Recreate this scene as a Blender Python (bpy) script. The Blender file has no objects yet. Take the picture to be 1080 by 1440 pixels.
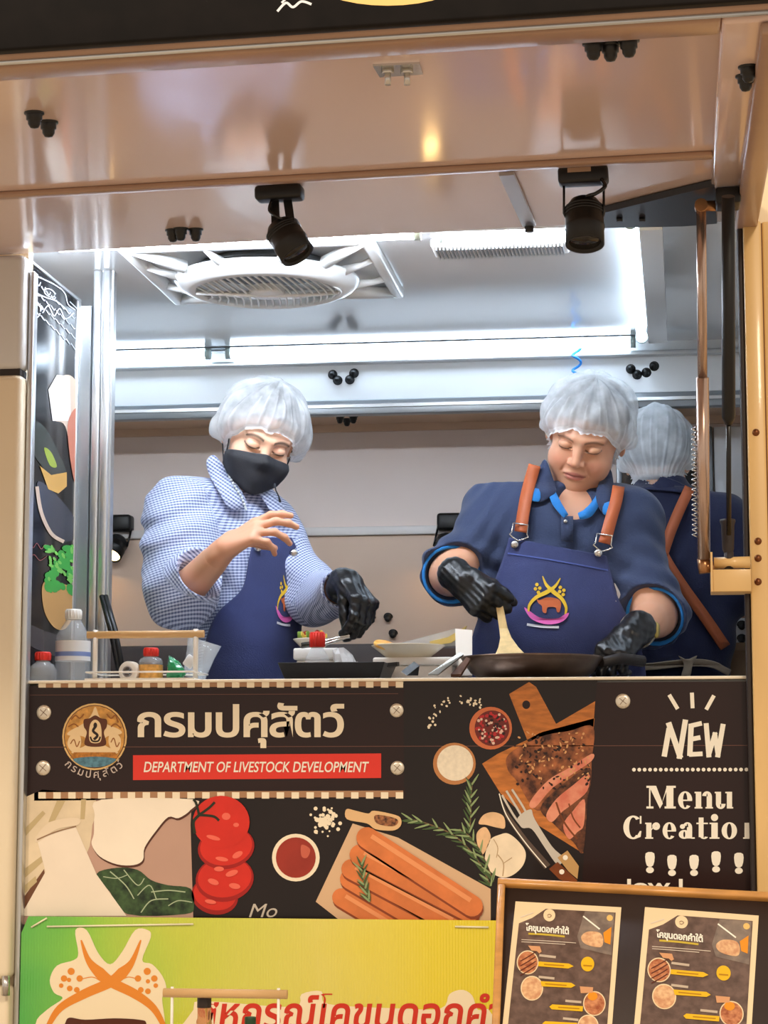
import bpy, bmesh, math, random
import numpy as np
import openvdb as vdb
from mathutils import Vector, Matrix, Euler
from mathutils.geometry import tessellate_polygon

random.seed(7); np.random.seed(7)
scene = bpy.context.scene
COL = scene.collection

# ------------------------------------------------------------------ camera
F_PX = 3000.0
CAM = Vector((0.0, -4.10, 1.25))
cam_d = bpy.data.cameras.new('camera'); cam = bpy.data.objects.new('camera', cam_d); COL.objects.link(cam)
cam.location = CAM
cam.rotation_euler = (math.radians(90 + 7.2), 0, math.radians(8.0))
cam_d.sensor_fit = 'VERTICAL'; cam_d.sensor_height = 24.0; cam_d.lens = F_PX / 1440.0 * 24.0
cam_d.clip_start = 0.05; cam_d.clip_end = 100
scene.camera = cam
RC = Euler((math.radians(90 + 7.2), 0, math.radians(8.0))).to_matrix()

# ------------------------------------------------------------------ world, lights, exposure
world = bpy.data.worlds.new('world'); scene.world = world; world.use_nodes = True
wb = world.node_tree.nodes['Background']
wb.inputs[0].default_value = (1.0, 0.85, 0.70, 1); wb.inputs[1].default_value = 0.60

def area(name, loc, target, size, power, color, size_y=None):
    l = bpy.data.lights.new(name, 'AREA'); l.energy = power; l.color = color
    l.shape = 'RECTANGLE'; l.size = size; l.size_y = size_y or size
    o = bpy.data.objects.new(name, l); COL.objects.link(o)
    o.location = loc
    o.rotation_euler = (Vector(target) - Vector(loc)).to_track_quat('-Z', 'Y').to_euler()
    return o
# warm lamps of the hall the trailer stands in, high up behind the photographer
area('hall_lamp', (1.6, -5.2, 4.6), (-0.4, 0, 1.2), 0.7, 100, (1.0, 0.83, 0.63))
area('hall_lamp', (-2.6, -5.0, 4.6), (-0.6, 0, 1.2), 0.7, 92, (1.0, 0.84, 0.66))
# the cool tubes inside the trailer are emitting meshes, built with the ceiling

scene.view_settings.view_transform = 'Standard'
scene.view_settings.look = 'None'
scene.view_settings.exposure = 0.45
scene.view_settings.gamma = 1.0
scene.view_settings.use_curve_mapping = False

# ------------------------------------------------------------------ helpers
def ray(px, py):
    return RC @ Vector(((px - 540) / F_PX, -(py - 720) / F_PX, -1.0))
def at(px, py, Y):
    d = ray(px, py); t = (Y - CAM.y) / d.y
    return CAM + d * t
def at_plane(px, py, p0, n):
    d = ray(px, py); t = (p0 - CAM).dot(n) / d.dot(n)
    return CAM + d * t
def atz(px, py, Z):
    d = ray(px, py); t = (Z - CAM.z) / d.z
    return CAM + d * t

def lin(c):
    c = c / 255.0
    return c / 12.92 if c <= 0.04045 else ((c + 0.055) / 1.055) ** 2.4
def rgb(r, g, b): return (lin(r), lin(g), lin(b), 1.0)

MATS = {}
def mat(name, col, rough=0.5, metal=0.0, bump=0.0, bscale=60.0, var=0.0, vscale=8.0, emit=None, estr=0.0, alpha=1.0,
        trans=0.0, ior=1.45, coat=0.0, spec=None, stretch=None, sheen=0.0, col2=None, detail=4.0, sss=0.0):
    if name in MATS: return MATS[name]
    m = bpy.data.materials.new(name); m.use_nodes = True
    nt = m.node_tree; b = nt.nodes['Principled BSDF']
    if isinstance(col, tuple) and len(col) == 3: col = rgb(*col)
    b.inputs['Base Color'].default_value = col
    b.inputs['Roughness'].default_value = rough; b.inputs['Metallic'].default_value = metal
    b.inputs['IOR'].default_value = ior
    b.inputs['Coat Weight'].default_value = coat; b.inputs['Coat Roughness'].default_value = 0.08
    b.inputs['Transmission Weight'].default_value = trans; b.inputs['Alpha'].default_value = alpha
    b.inputs['Sheen Weight'].default_value = sheen
    if sss:
        b.inputs['Subsurface Weight'].default_value = sss
        b.inputs['Subsurface Radius'].default_value = (0.008, 0.004, 0.002); b.inputs['Subsurface Scale'].default_value = 0.6
    if spec is not None: b.inputs['Specular IOR Level'].default_value = spec
    if emit is not None:
        b.inputs['Emission Color'].default_value = rgb(*emit) if len(emit) == 3 else emit
        b.inputs['Emission Strength'].default_value = estr
    if bump or var or col2:
        tc = nt.nodes.new('ShaderNodeTexCoord'); mp = nt.nodes.new('ShaderNodeMapping')
        if stretch: mp.inputs['Scale'].default_value = stretch
        nt.links.new(tc.outputs['Object'], mp.inputs['Vector'])
    if var or col2:
        n = nt.nodes.new('ShaderNodeTexNoise'); n.inputs['Scale'].default_value = vscale; n.inputs['Detail'].default_value = detail
        nt.links.new(mp.outputs[0], n.inputs['Vector'])
        r = nt.nodes.new('ShaderNodeValToRGB'); nt.links.new(n.outputs['Fac'], r.inputs[0])
        c2 = rgb(*col2) if col2 else tuple(min(1, c * (1 + var)) for c in col[:3]) + (1,)
        c1 = col if col2 else tuple(c * (1 - var) for c in col[:3]) + (1,)
        r.color_ramp.elements[0].position = 0.35; r.color_ramp.elements[1].position = 0.65
        r.color_ramp.elements[0].color = c1; r.color_ramp.elements[1].color = c2
        nt.links.new(r.outputs[0], b.inputs['Base Color'])
    if bump:
        n2 = nt.nodes.new('ShaderNodeTexNoise'); n2.inputs['Scale'].default_value = bscale; n2.inputs['Detail'].default_value = 3
        nt.links.new(mp.outputs[0], n2.inputs['Vector'])
        bp = nt.nodes.new('ShaderNodeBump'); bp.inputs['Strength'].default_value = bump; bp.inputs['Distance'].default_value = 0.004
        nt.links.new(n2.outputs['Fac'], bp.inputs['Height']); nt.links.new(bp.outputs[0], b.inputs['Normal'])
    MATS[name] = m
    return m

def mesh_obj(name, verts, faces, m, parent=None, smooth=False):
    me = bpy.data.meshes.new(name); me.from_pydata([tuple(v) for v in verts], [], faces); me.update()
    if m is not None: me.materials.append(m)
    if smooth: me.shade_smooth()
    o = bpy.data.objects.new(name, me); COL.objects.link(o)
    if parent is not None: put(o, parent)
    return o
def put(o, parent):
    o.parent = parent; bpy.context.view_layer.update() if False else None
    o.matrix_parent_inverse = Matrix.Translation(-parent.location) if parent.type == 'EMPTY' or parent.location.length else Matrix()
    return o
def tag(o, label=None, cat=None, group=None, kind=None):
    if label: o['label'] = label
    if cat: o['category'] = cat
    if group: o['group'] = group
    if kind: o['kind'] = kind
    return o
def thing(name, loc, label, cat, group=None):
    o = bpy.data.objects.new(name, None); COL.objects.link(o); o.location = loc; o.empty_display_size = 0.05
    return tag(o, label, cat, group)

class MB:
    """mesh builder in world coordinates"""
    def __init__(s): s.v = []; s.f = []; s.sm = []
    def add(s, v, f, smooth=False):
        o = len(s.v); s.v += [tuple(p) for p in v]; s.f += [tuple(i + o for i in q) for q in f]; s.sm += [smooth] * len(f); return s
    def box(s, lo, hi, R=None, c=None):
        x0, y0, z0 = lo; x1, y1, z1 = hi
        P = [Vector(p) for p in ((x0,y0,z0),(x1,y0,z0),(x1,y1,z0),(x0,y1,z0),(x0,y0,z1),(x1,y0,z1),(x1,y1,z1),(x0,y1,z1))]
        if R is not None: P = [R @ p + (c or Vector()) for p in P]
        return s.add(P, [(0,3,2,1),(4,5,6,7),(0,1,5,4),(1,2,6,5),(2,3,7,6),(3,0,4,7)])
    def bevbox(s, lo, hi, bev=0.005, seg=2, R=None, c=None):
        bm = bmesh.new()
        bmesh.ops.create_cube(bm, size=1.0)
        for v in bm.verts:
            v.co = Vector(((lo[i] + hi[i]) / 2 + v.co[i] * (hi[i] - lo[i])) for i in range(3))
        bmesh.ops.bevel(bm, geom=bm.edges[:], offset=bev, segments=seg, affect='EDGES', profile=0.5)
        vs = [v.co.copy() for v in bm.verts]
        if R is not None: vs = [R @ p + (c or Vector()) for p in vs]
        bm.verts.index_update()
        fs = [[v.index for v in f.verts] for f in bm.faces]; bm.free()
        return s.add(vs, fs, True)
    def tube(s, pts, r, n=10, caps=True, smooth=True):
        pts = [Vector(p) for p in pts]; N = len(pts)
        rs = r if isinstance(r, (list, tuple)) else [r] * N
        V = []; up = None
        for i, p in enumerate(pts):
            t = (pts[min(i + 1, N - 1)] - pts[max(i - 1, 0)]).normalized()
            if up is None:
                up = Vector((0, 0, 1)) if abs(t.z) < 0.9 else Vector((1, 0, 0))
            a = (up - t * up.dot(t)).normalized(); b = t.cross(a); up = a
            V += [p + (a * math.cos(2 * math.pi * k / n) + b * math.sin(2 * math.pi * k / n)) * rs[i] for k in range(n)]
        Fc = [(i * n + k, i * n + (k + 1) % n, (i + 1) * n + (k + 1) % n, (i + 1) * n + k) for i in range(N - 1) for k in range(n)]
        s.add(V, Fc, smooth)
        if caps:
            o = len(s.v) - len(V)
            s.f += [tuple(o + k for k in reversed(range(n))), tuple(o + (N - 1) * n + k for k in range(n))]; s.sm += [False, False]
        return s
    def lathe(s, c, prof, n=24, axis=None, smooth=True, closed=False):
        """prof: list of (radius, height) along axis from c"""
        c = Vector(c); ax = Vector((0, 0, 1) if axis is None else tuple(axis)).normalized()
        a = ax.orthogonal().normalized(); b = ax.cross(a)
        V = []
        for r, h in prof:
            V += [c + ax * h + (a * math.cos(2 * math.pi * k / n) + b * math.sin(2 * math.pi * k / n)) * max(r, 1e-5) for k in range(n)]
        N = len(prof)
        Fc = [(i * n + k, i * n + (k + 1) % n, (i + 1) * n + (k + 1) % n, (i + 1) * n + k) for i in range(N - 1) for k in range(n)]
        return s.add(V, Fc, smooth)
    def prism(s, poly, off):
        """poly: 3-D polygon; off: extrusion vector"""
        n = len(poly); P = [Vector(p) for p in poly]; Q = [p + Vector(off) for p in P]
        tris = tessellate_polygon([P])
        Fc = [tuple(t) for t in tris] + [tuple(n + i for i in reversed(t)) for t in tris]
        Fc += [(i, (i + 1) % n, n + (i + 1) % n, n + i) for i in range(n)]
        return s.add(P + Q, Fc)
    def build(s, name, m, parent=None, bevel=0.0, fix=True):
        me = bpy.data.meshes.new(name); me.from_pydata(s.v, [], s.f); me.update()
        for p, q in zip(me.polygons, s.sm): p.use_smooth = q
        if fix:
            bm = bmesh.new(); bm.from_mesh(me)
            bmesh.ops.recalc_face_normals(bm, faces=bm.faces[:])
            if bevel: bmesh.ops.bevel(bm, geom=[e for e in bm.edges if len(e.link_faces) == 2 and e.calc_face_angle(0) > 0.5], offset=bevel, segments=2, affect='EDGES', profile=0.5)
            bm.to_mesh(me); bm.free()
        me.materials.append(m)
        o = bpy.data.objects.new(name, me); COL.objects.link(o)
        if parent is not None: put(o, parent)
        return o

def struct(o, label=None):
    o['kind'] = 'structure'
    if label: o['label'] = label
    return o
def boxo(name, lo, hi, m, parent=None, bev=0.0):
    b = MB()
    if bev: b.bevbox(lo, hi, bev)
    else: b.box(lo, hi)
    return b.build(name, m, parent)

# ---- flat print: 2-D outlines in photograph pixels laid on a real plane
def spline(pts, n=6, closed=True):
    out = []; N = len(pts)
    rng = range(N) if closed else range(N - 1)
    for i in rng:
        g = lambda j: np.array(pts[j % N] if closed else pts[max(0, min(N - 1, j))], float)
        p0, p1, p2, p3 = g(i - 1), g(i), g(i + 1), g(i + 2)
        for k in range(n):
            t = k / n
            out.append(tuple(0.5 * (2 * p1 + (p2 - p0) * t + (2 * p0 - 5 * p1 + 4 * p2 - p3) * t * t + (3 * p1 - p0 - 3 * p2 + p3) * t ** 3)))
    if not closed: out.append(tuple(pts[-1]))
    return out
def ell(cx, cy, rx, ry=None, rot=0, n=32):
    ry = ry or rx; c, s = math.cos(math.radians(rot)), math.sin(math.radians(rot))
    return [(cx + rx * math.cos(a) * c - ry * math.sin(a) * s, cy + rx * math.cos(a) * s + ry * math.sin(a) * c) for a in (2 * math.pi * k / n for k in range(n))]
def stroke(pts, w, n=6, sm=True, taper=None):
    P = np.array(spline(pts, n, False) if sm and len(pts) > 2 else pts, float)
    T = np.gradient(P, axis=0); T /= np.linalg.norm(T, axis=1)[:, None] + 1e-9
    Nn = np.stack([-T[:, 1], T[:, 0]], 1)
    ws = np.full(len(P), w / 2.0)
    if taper is not None: ws = np.interp(np.linspace(0, 1, len(P)), np.linspace(0, 1, len(taper)), taper) / 2.0
    A = P + Nn * ws[:, None]; B = P - Nn * ws[:, None]
    return [tuple(p) for p in A] + [tuple(p) for p in B[::-1]]
class Sheet:
    def __init__(s, p0, n, parent): s.p0 = Vector(p0); s.n = Vector(n).normalized(); s.parent = parent
    def P(s, px, py, layer): return at_plane(px, py, s.p0 + s.n * (0.00035 * layer), s.n)
    def polys(s, name, polys, m, layer=1, join=False):
        if 1 < len(polys) <= 14 and not join:
            for i, p in enumerate(polys): s.polys(name, [p], m, layer + 0.12 * i)
            return None
        V = []; Fc = []
        for i, poly in enumerate(polys):
            tr = tessellate_polygon([[Vector((p[0], p[1], 0)) for p in poly]])
            o = len(V); V += [s.P(p[0], p[1], layer + 0.02 * (i % 40)) for p in poly]
            for t in tr:
                a, b, c = (poly[j] for j in t)
                cr = (b[0] - a[0]) * (c[1] - a[1]) - (b[1] - a[1]) * (c[0] - a[0])
                Fc.append(tuple(o + j for j in (t if cr < 0 else reversed(t))))
        o = mesh_obj(name, V, Fc, m, s.parent)
        if len(polys) > 14 and not join: o['kind'] = 'stuff'
        return o
    def poly(s, name, poly, m, layer=1): return s.polys(name, [poly], m, layer)
    def text(s, name, body, box, m, layer=2, bold=0.0, shear=0.0, warp=None, space=1.0, rot=0.0):
        x0, y0, x1, y1 = box
        c = bpy.data.curves.new('tmp', 'FONT'); c.body = body; c.offset = bold; c.shear = shear; c.space_character = space; c.resolution_u = 4
        o = bpy.data.objects.new('tmp', c); COL.objects.link(o); bpy.context.view_layer.update()
        me = o.evaluated_get(bpy.context.evaluated_depsgraph_get()).to_mesh()
        vs = np.array([v.co[:2] for v in me.vertices]); fs = [tuple(p.vertices) for p in me.polygons]
        o.to_mesh_clear(); bpy.data.objects.remove(o); bpy.data.curves.remove(c)
        mn, mx = vs.min(0), vs.max(0); q = (vs - mn) / (mx - mn)
        px = x0 + q[:, 0] * (x1 - x0); py = y1 - q[:, 1] * (y1 - y0)
        if rot:
            cx, cy = (x0 + x1) / 2, (y0 + y1) / 2; cr, sr = math.cos(math.radians(rot)), math.sin(math.radians(rot))
            px, py = cx + (px - cx) * cr - (py - cy) * sr, cy + (px - cx) * sr + (py - cy) * cr
        if warp is not None: px, py = warp(px, py)
        return mesh_obj(name, [s.P(a, b, layer) for a, b in zip(px, py)], fs, m, s.parent)
# ================================================================== the trailer shell
m_white = mat('white_panel', (228, 230, 230), 0.22, coat=0.3, bump=0.02, bscale=12)
m_ceil = mat('gloss_ceiling_panel', (214, 216, 216), 0.12, coat=0.6, bump=0.015, bscale=9)
m_back = mat('back_wall_panel', (240, 224, 214), 0.5, bump=0.02, bscale=10)
m_awn = mat('gloss_beige_panel', (224, 198, 186), 0.13, coat=0.5, bump=0.05, bscale=30, stretch=(1, 0.15, 1))
m_awn_bar = mat('tan_frame_paint', (168, 136, 114), 0.3, var=0.06, vscale=6)
m_alu = mat('brushed_aluminium', (205, 208, 210), 0.32, 0.85, bump=0.03, bscale=200, stretch=(1, 1, 0.05))
m_grey = mat('grey_profile', (150, 156, 160), 0.35, 0.6)
m_cream = mat('cream_paint', (230, 215, 186), 0.35, var=0.03, vscale=3, coat=0.2)
m_gold = mat('yellowed_jamb_paint', (222, 184, 122), 0.38, var=0.08, vscale=9, stretch=(1, 1, 0.2), coat=0.2)
m_black = mat('matt_black_paint', (13, 13, 14), 0.45, bump=0.04, bscale=150)
m_blackgloss = mat('black_plastic', (14, 14, 16), 0.25)
m_rubber = mat('dark_rubber_seal', (44, 36, 34), 0.6)
m_steel = mat('steel', (200, 198, 194), 0.25, 1.0)
m_chrome = mat('warm_steel_tube', (190, 166, 152), 0.26, 0.85)
m_trim = mat('white_trim', (232, 226, 220), 0.35)
m_floor = mat('trailer_floor', (120, 118, 116), 0.5, var=0.15, vscale=12)
m_ground = mat('hall_floor', (186, 170, 150), 0.4, var=0.12, vscale=2.5)
m_wall_ext = mat('cream_exterior_panel', (232, 212, 176), 0.4, var=0.03, vscale=2)

XL = at(31, 955, 0).x; XR = at(1057, 955, 0).x
ZC = at(540, 954, 0).z; ZH = at(400, 323, 0).z
ZCEIL = 2.3875; YB = 1.73; YBULK = 1.40
XWL, XWR = -1.80, 0.24

g = MB().box((-6, -6, -0.05), (6, 3.2, 0)).build('floor', m_ground); struct(g, 'hall floor in front of the food trailer')
struct(boxo('floor_trailer', (XWL, 0.031, 0.42), (XWR, YB, 0.55), m_floor), 'trailer floor')
struct(boxo('wall_back', (XWL, YB, 0.42), (XWR, YB + 0.04, 2.6), m_back), 'beige back wall of the trailer')
struct(boxo('wall_left', (XWL - 0.04, 0.031, 0.42), (XWL, YB + 0.04, 2.6), m_white))
struct(boxo('wall_right', (XWR, 0.031, 0.42), (XWR + 0.04, YB + 0.04, 2.6), m_white))
struct(boxo('ceiling', (XWL, 0.03, ZCEIL), (XWR, YB, ZCEIL + 0.04), m_ceil), 'glossy white trailer ceiling')
# front wall: lower band, left pier, right pier, header
wf = struct(boxo('wall_front', (XWL - 0.04, 0.0, 0.42), (XWR + 0.6, 0.03, ZC - 0.03), m_wall_ext), 'front wall of the trailer below the serving window')
boxo('left_pier', (XWL - 0.04, 0.0, ZC - 0.03), (XL - 0.005, 0.03, ZH), m_wall_ext, wf)
boxo('right_pier', (XR + 0.02, 0.0, ZC - 0.03), (XWR + 0.6, 0.03, ZH), m_wall_ext, wf)
boxo('header', (XWL - 0.04, 0.0, ZH), (XWR + 0.6, 0.03, 2.62), m_wall_ext, wf)
boxo('header_profile', (XWL - 0.04, -0.012, ZH - 0.004), (XR + 0.03, 0.05, ZH), m_trim, wf, 0.003)
boxo('header_seal', (XWL - 0.04, -0.016, ZH + 0.001), (XR + 0.03, 0.001, ZH + 0.012), m_rubber, wf)

# skirting structure far left edge
# serving counter
ct = thing('serving_counter', (-0.55, 0.2, ZC - 0.03), 'long steel worktop just inside the serving window', 'counter')
boxo('worktop', (XWL + 0.01, 0.031, ZC - 0.03), (XWR - 0.01, 0.50, ZC - 0.001), mat('worktop_steel', (170, 168, 164), 0.35, 0.8), ct)
boxo('front_edge_strip', (XL, -0.012, ZC - 0.006), (XR, 0.031, ZC), mat('cream_edge_strip', (250, 238, 214), 0.3, coat=0.3), ct, 0.002)
boxo('support_panel', (XWL + 0.01, 0.44, 0.551), (XWR - 0.01, 0.46, ZC - 0.031), m_grey, ct)

# bulkhead cupboard along the back wall
zb = at(540, 566, YBULK).z
bk = struct(boxo('bulkhead', (XWL, YBULK, zb + 0.008), (XWR, YB, ZCEIL), m_white), 'white bulkhead under the ceiling at the back')
bk.name = 'trim_1'
zt = at(540, 583, YBULK).z
boxo('edge_profile', (XWL, YBULK - 0.012, zt), (XWR, YBULK + 0.02, zb + 0.008), m_grey, bk, 0.003)
boxo('soffit', (XWL, YBULK + 0.0205, zb - 0.002), (XWR, YB - 0.0005, zb + 0.007), mat('tan_soffit', (224, 192, 162), 0.4), bk)
boxo('edge_profile', (XWL, YBULK - 0.02, zt + 0.018), (XWR, YBULK - 0.011, zt + 0.026), m_alu, bk)
zs = at(540, 512, YBULK).z
boxo('ledge', (XWL, YBULK - 0.03, zs), (XWR, YBULK + 0.001, zs + 0.012), m_alu, bk, 0.002)
zw = at(540, 592, YB).z
boxo('wall_batten', (XWL, YB - 0.012, zw - 0.03), (XWR, YB, zw + 0.03), MATS['tan_soffit'], bk)
ztm = at(540, 747, YB).z
struct(boxo('trim_2', (XWL, YB - 0.02, ztm - 0.012), (XWR, YB, ztm + 0.012), m_trim, None, 0.003), 'white horizontal strip across the back wall')
# dark window in the back wall behind the third cook, and white door at its right
win = struct(boxo('window_1', (at(872, 600, YB).x, YB - 0.01, at(900, 720, YB).z), (at(984, 600, YB).x, YB - 0.001, zt - 0.003), mat('dark_window_glass', (20, 26, 30), 0.05, coat=1.0)), 'dark window behind the third cook')
fx0, fx1 = at(980, 600, YB).x, at(1001, 600, YB).x
boxo('window_frame', (fx0, YB - 0.04, at(900, 730, YB).z), (fx1, YB - 0.011, zt - 0.003), m_grey, win, 0.003)
boxo('window_frame', (at(866, 600, YB).x, YB - 0.03, at(900, 730, YB).z), (at(874, 600, YB).x, YB - 0.011, zt - 0.003), m_grey, win, 0.003)
boxo('warm_lit_lower_panel', (XWL, YB - 0.006, 0.56), (at(1003, 600, YB).x - 0.002, YB, ztm - 0.0125), mat('warm_lit_wall_panel', (222, 194, 170), 0.5, bump=0.02, bscale=10), bpy.data.objects['wall_back'])  # warm light on the lower wall is put into this tan colour
dr = struct(boxo('door_1', (at(1003, 600, YB).x, YB - 0.03, 0.56), (XWR - 0.002, YB - 0.001, zt - 0.003), m_white, None, 0.003), 'white door panel in the back right corner')

# partition post: aluminium double profile
pst = struct(MB().build('trim_3', m_alu), 'bright aluminium post beside the printed panel')
px0, px1 = at(131, 600, 0.46).x, at(158, 600, 0.46).x
w3 = (px1 - px0)
bpost = MB().bevbox((px0, 0.44, ZC), (px0 + w3 * 0.42, 0.48, ZCEIL), 0.004).bevbox((px0 + w3 * 0.48, 0.44, ZC), (px0 + w3 * 0.9, 0.48, ZCEIL), 0.004).box((px0 + w3 * 0.42, 0.45, ZC), (px0 + w3 * 0.48, 0.475, ZCEIL)).box((px0 + w3 * .9, 0.452, ZC), (px1, 0.478, ZCEIL))
bpost.build('profile', m_alu, pst)

# printed black side panel (runs into the trailer)
XP = at(40, 365, 0.06).x
ZPT = at(40, 368, 0.06).z
pn = thing('printed_panel', (XP, 0.25, ZC), 'glossy black side panel printed with bread, avocado and herbs', 'panel')
boxo('board', (XP - 0.015, 0.035, ZC), (XP, 0.42, ZPT), mat('gloss_black_print', (13, 14, 18), 0.12, spec=0.16, bump=0.02, bscale=5), pn)
boxo('edge_rail', (XP - 0.018, 0.42, ZC), (XP + 0.004, 0.44, ZPT), m_alu, pn, 0.002)
boxo('edge_rail', (XP - 0.018, 0.035, ZPT), (XP + 0.004, 0.44, ZPT + 0.006), m_alu, pn, 0.001)
boxo('back_rail', (XP - 0.02, 0.435, ZC), (px0 - 0.002, 0.47, ZPT - 0.01), m_grey, pn)
sp = Sheet((XP + 0.0004, 0, 0), (1, 0, 0), pn)
pc = {k: mat('print_' + k, c, 0.2, spec=0.2) for k, c in dict(chalk=(196, 204, 212), bread=(214, 190, 168), crust=(196, 120, 96), wrap=(226, 222, 214), avo=(150, 170, 70), avod=(52, 60, 58), gold=(206, 160, 84), leaf=(60, 170, 70), leaf2=(120, 200, 90), tan=(206, 158, 96), slate=(58, 62, 74), cloth=(70, 66, 68), pink=(150, 90, 92)).items()}
sp.poly('print_wrap', spline([(72, 545), (84, 530), (102, 530), (116, 560), (118, 640), (104, 660), (92, 600), (74, 588)]), pc['bread'], 1)
sp.poly('print_paper', [(68, 548), (80, 527), (98, 529), (100, 592), (74, 592)], pc['wrap'], 2)
sp.poly('print_crust', spline([(96, 592), (112, 580), (117, 690), (108, 690), (98, 640)]), pc['crust'], 3)
sp.poly('print_avocado', spline([(40, 590), (62, 600), (84, 640), (94, 672), (70, 668), (48, 640), (38, 620)]), pc['avod'], 2)
sp.poly('print_avocado_flesh', spline([(62, 630), (72, 636), (80, 656), (70, 654)]), pc['avo'], 3)
sp.poly('print_crown', [(56, 655), (72, 668), (94, 664), (94, 684), (82, 694), (68, 688)], pc['gold'], 3)
sp.poly('print_slate', spline([(52, 682), (62, 680), (96, 715), (112, 750), (92, 762), (72, 752), (58, 720)]), pc['slate'], 2)
sp.poly('print_slate_rim', stroke([(52, 684), (58, 720), (72, 750), (90, 762)], 5), pc['bread'], 3)
random.seed(3)
sp.polys('print_herb', [ell(66 + random.random() * 50, 770 + random.random() * 64, 5 + random.random() * 5, 3 + random.random() * 3, random.random() * 90, 10) for _ in range(46)], pc['leaf'], 3)
sp.polys('print_herb_light', [ell(68 + random.random() * 46, 768 + random.random() * 55, 3 + random.random() * 3, 2, random.random() * 90, 8) for _ in range(30)], pc['leaf2'], 4)
sp.poly('print_scoop', spline([(60, 822), (76, 818), (112, 832), (106, 860), (92, 884), (76, 882), (62, 858)]), pc['tan'], 2)
sp.polys('print_chalk_drawing', [stroke([(44, 385), (60, 392), (76, 400), (88, 408)], 1.6), stroke(ell(70, 412, 8, 5, 30, 14) + [(78, 412)], 1.4), stroke(ell(50, 438, 7, 10, 20, 14) + [(57, 438)], 1.6),
    stroke([(42, 400), (52, 412), (64, 418), (80, 424), (94, 436)], 1.6), stroke([(60, 440), (68, 430), (76, 444), (84, 434), (92, 448), (104, 440)], 1.6), stroke([(84, 404), (92, 414), (96, 428), (106, 436)], 1.4), stroke([(44, 420), (52, 424), (60, 436)], 1.2), stroke([(98, 424), (108, 434), (114, 444)], 1.2)] + [stroke([(44 + 7 * i, 384 + 6.5 * i + k * 9), (48 + 7 * i, 390 + 6.5 * i + k * 9), (50 + 7 * i, 384 + 7 * i + k * 10)], 1.3) for i in range(9) for k in (0.6, 2.2, 3.6, 5.2)], pc['chalk'], 2)
sp.polys('print_chalk_writing', [stroke([(38, 770), (42, 752), (46, 770), (52, 764), (58, 772), (64, 766), (70, 774)], 1.2), stroke([(40, 786), (48, 780), (56, 788), (66, 782)], 1.0)], pc['pink'], 2)
sp.poly('print_cloth', spline([(40, 880), (60, 886), (92, 900), (100, 930), (70, 920), (40, 905)]), pc['cloth'], 1)

# cream two-leaf locker door on the left pier
ld = thing('locker_door', (-1.6, -0.03, 0.5), 'tall cream metal door left of the serving window', 'door')
xl = at(27, 700, -0.06).x
zd = at(15, 523, -0.06).z
ztop = at(15, 357, -0.06).z
MB().bevbox((XWL - 0.03, -0.058, zd + 0.008), (xl, -0.003, ztop), 0.014, 4).build('upper_door', mat('cool_lit_cream_enamel', (206, 204, 200), 0.25, coat=0.4), ld)  # cool tube light on the upper door painted in as grey
MB().bevbox((XWL - 0.03, -0.058, at(15, 1378, -0.06).z), (xl, -0.003, zd - 0.004), 0.014, 4).build('lower_door', m_cream, ld)
MB().bevbox((XWL - 0.03, -0.058, 0.5), (xl, -0.003, at(15, 1388, -0.06).z), 0.010, 3).build('bottom_panel', m_cream, ld)
boxo('door_gap', (XWL - 0.02, -0.048, zd - 0.005), (xl - 0.008, -0.004, zd + 0.009), m_rubber, ld)
boxo('edge_rail', (xl + 0.001, -0.03, 0.5), (xl + 0.012, -0.0025, ztop - 0.03), m_alu, ld, 0.002)
MB().tube([at(8, 1400, -0.07), at(8, 1372, -0.07)], 0.008).build('hinge', m_steel, ld)
sh = Sheet((0, -0.0584, 0), (0, -1, 0), ld)

# right jamb of the serving window
jb = thing('window_jamb', (XR, -0.03, 0.6), 'yellow cream jamb with rivets right of the serving window', 'door frame')
jx0 = at(1053, 700, -0.05).x
boxo('jamb_face', (jx0, -0.052, 0.5), (jx0 + 0.034, -0.001, ZH - 0.03), m_gold, jb, 0.004)
boxo('jamb_face', (jx0 + 0.036, -0.046, 0.5), (jx0 + 0.10, -0.001, ZH - 0.03), m_gold, jb, 0.004)
boxo('jamb_groove', (jx0 + 0.03, -0.04, 0.5), (jx0 + 0.04, -0.001, ZH - 0.032), mat('jamb_shadow_gap', (120, 84, 52), 0.5), jb)
boxo('seal_strip', (jx0 - 0.011, -0.04, 0.5), (jx0 - 0.0005, -0.001, ZH - 0.02), m_rubber, jb, 0.004)
for (rx, ry) in ((1063, 608), (1066, 761), (1066, 785), (1066, 818)):
    p = at(rx, ry, -0.053)
    MB().lathe(p, [(0.0, -0.004), (0.005, -0.0035), (0.007, 0.0), (0.007, 0.002)], 12, (0, 1, 0)).build('rivet', mat('bronze_rivet', (120, 72, 40), 0.35, 0.7), jb)

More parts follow.
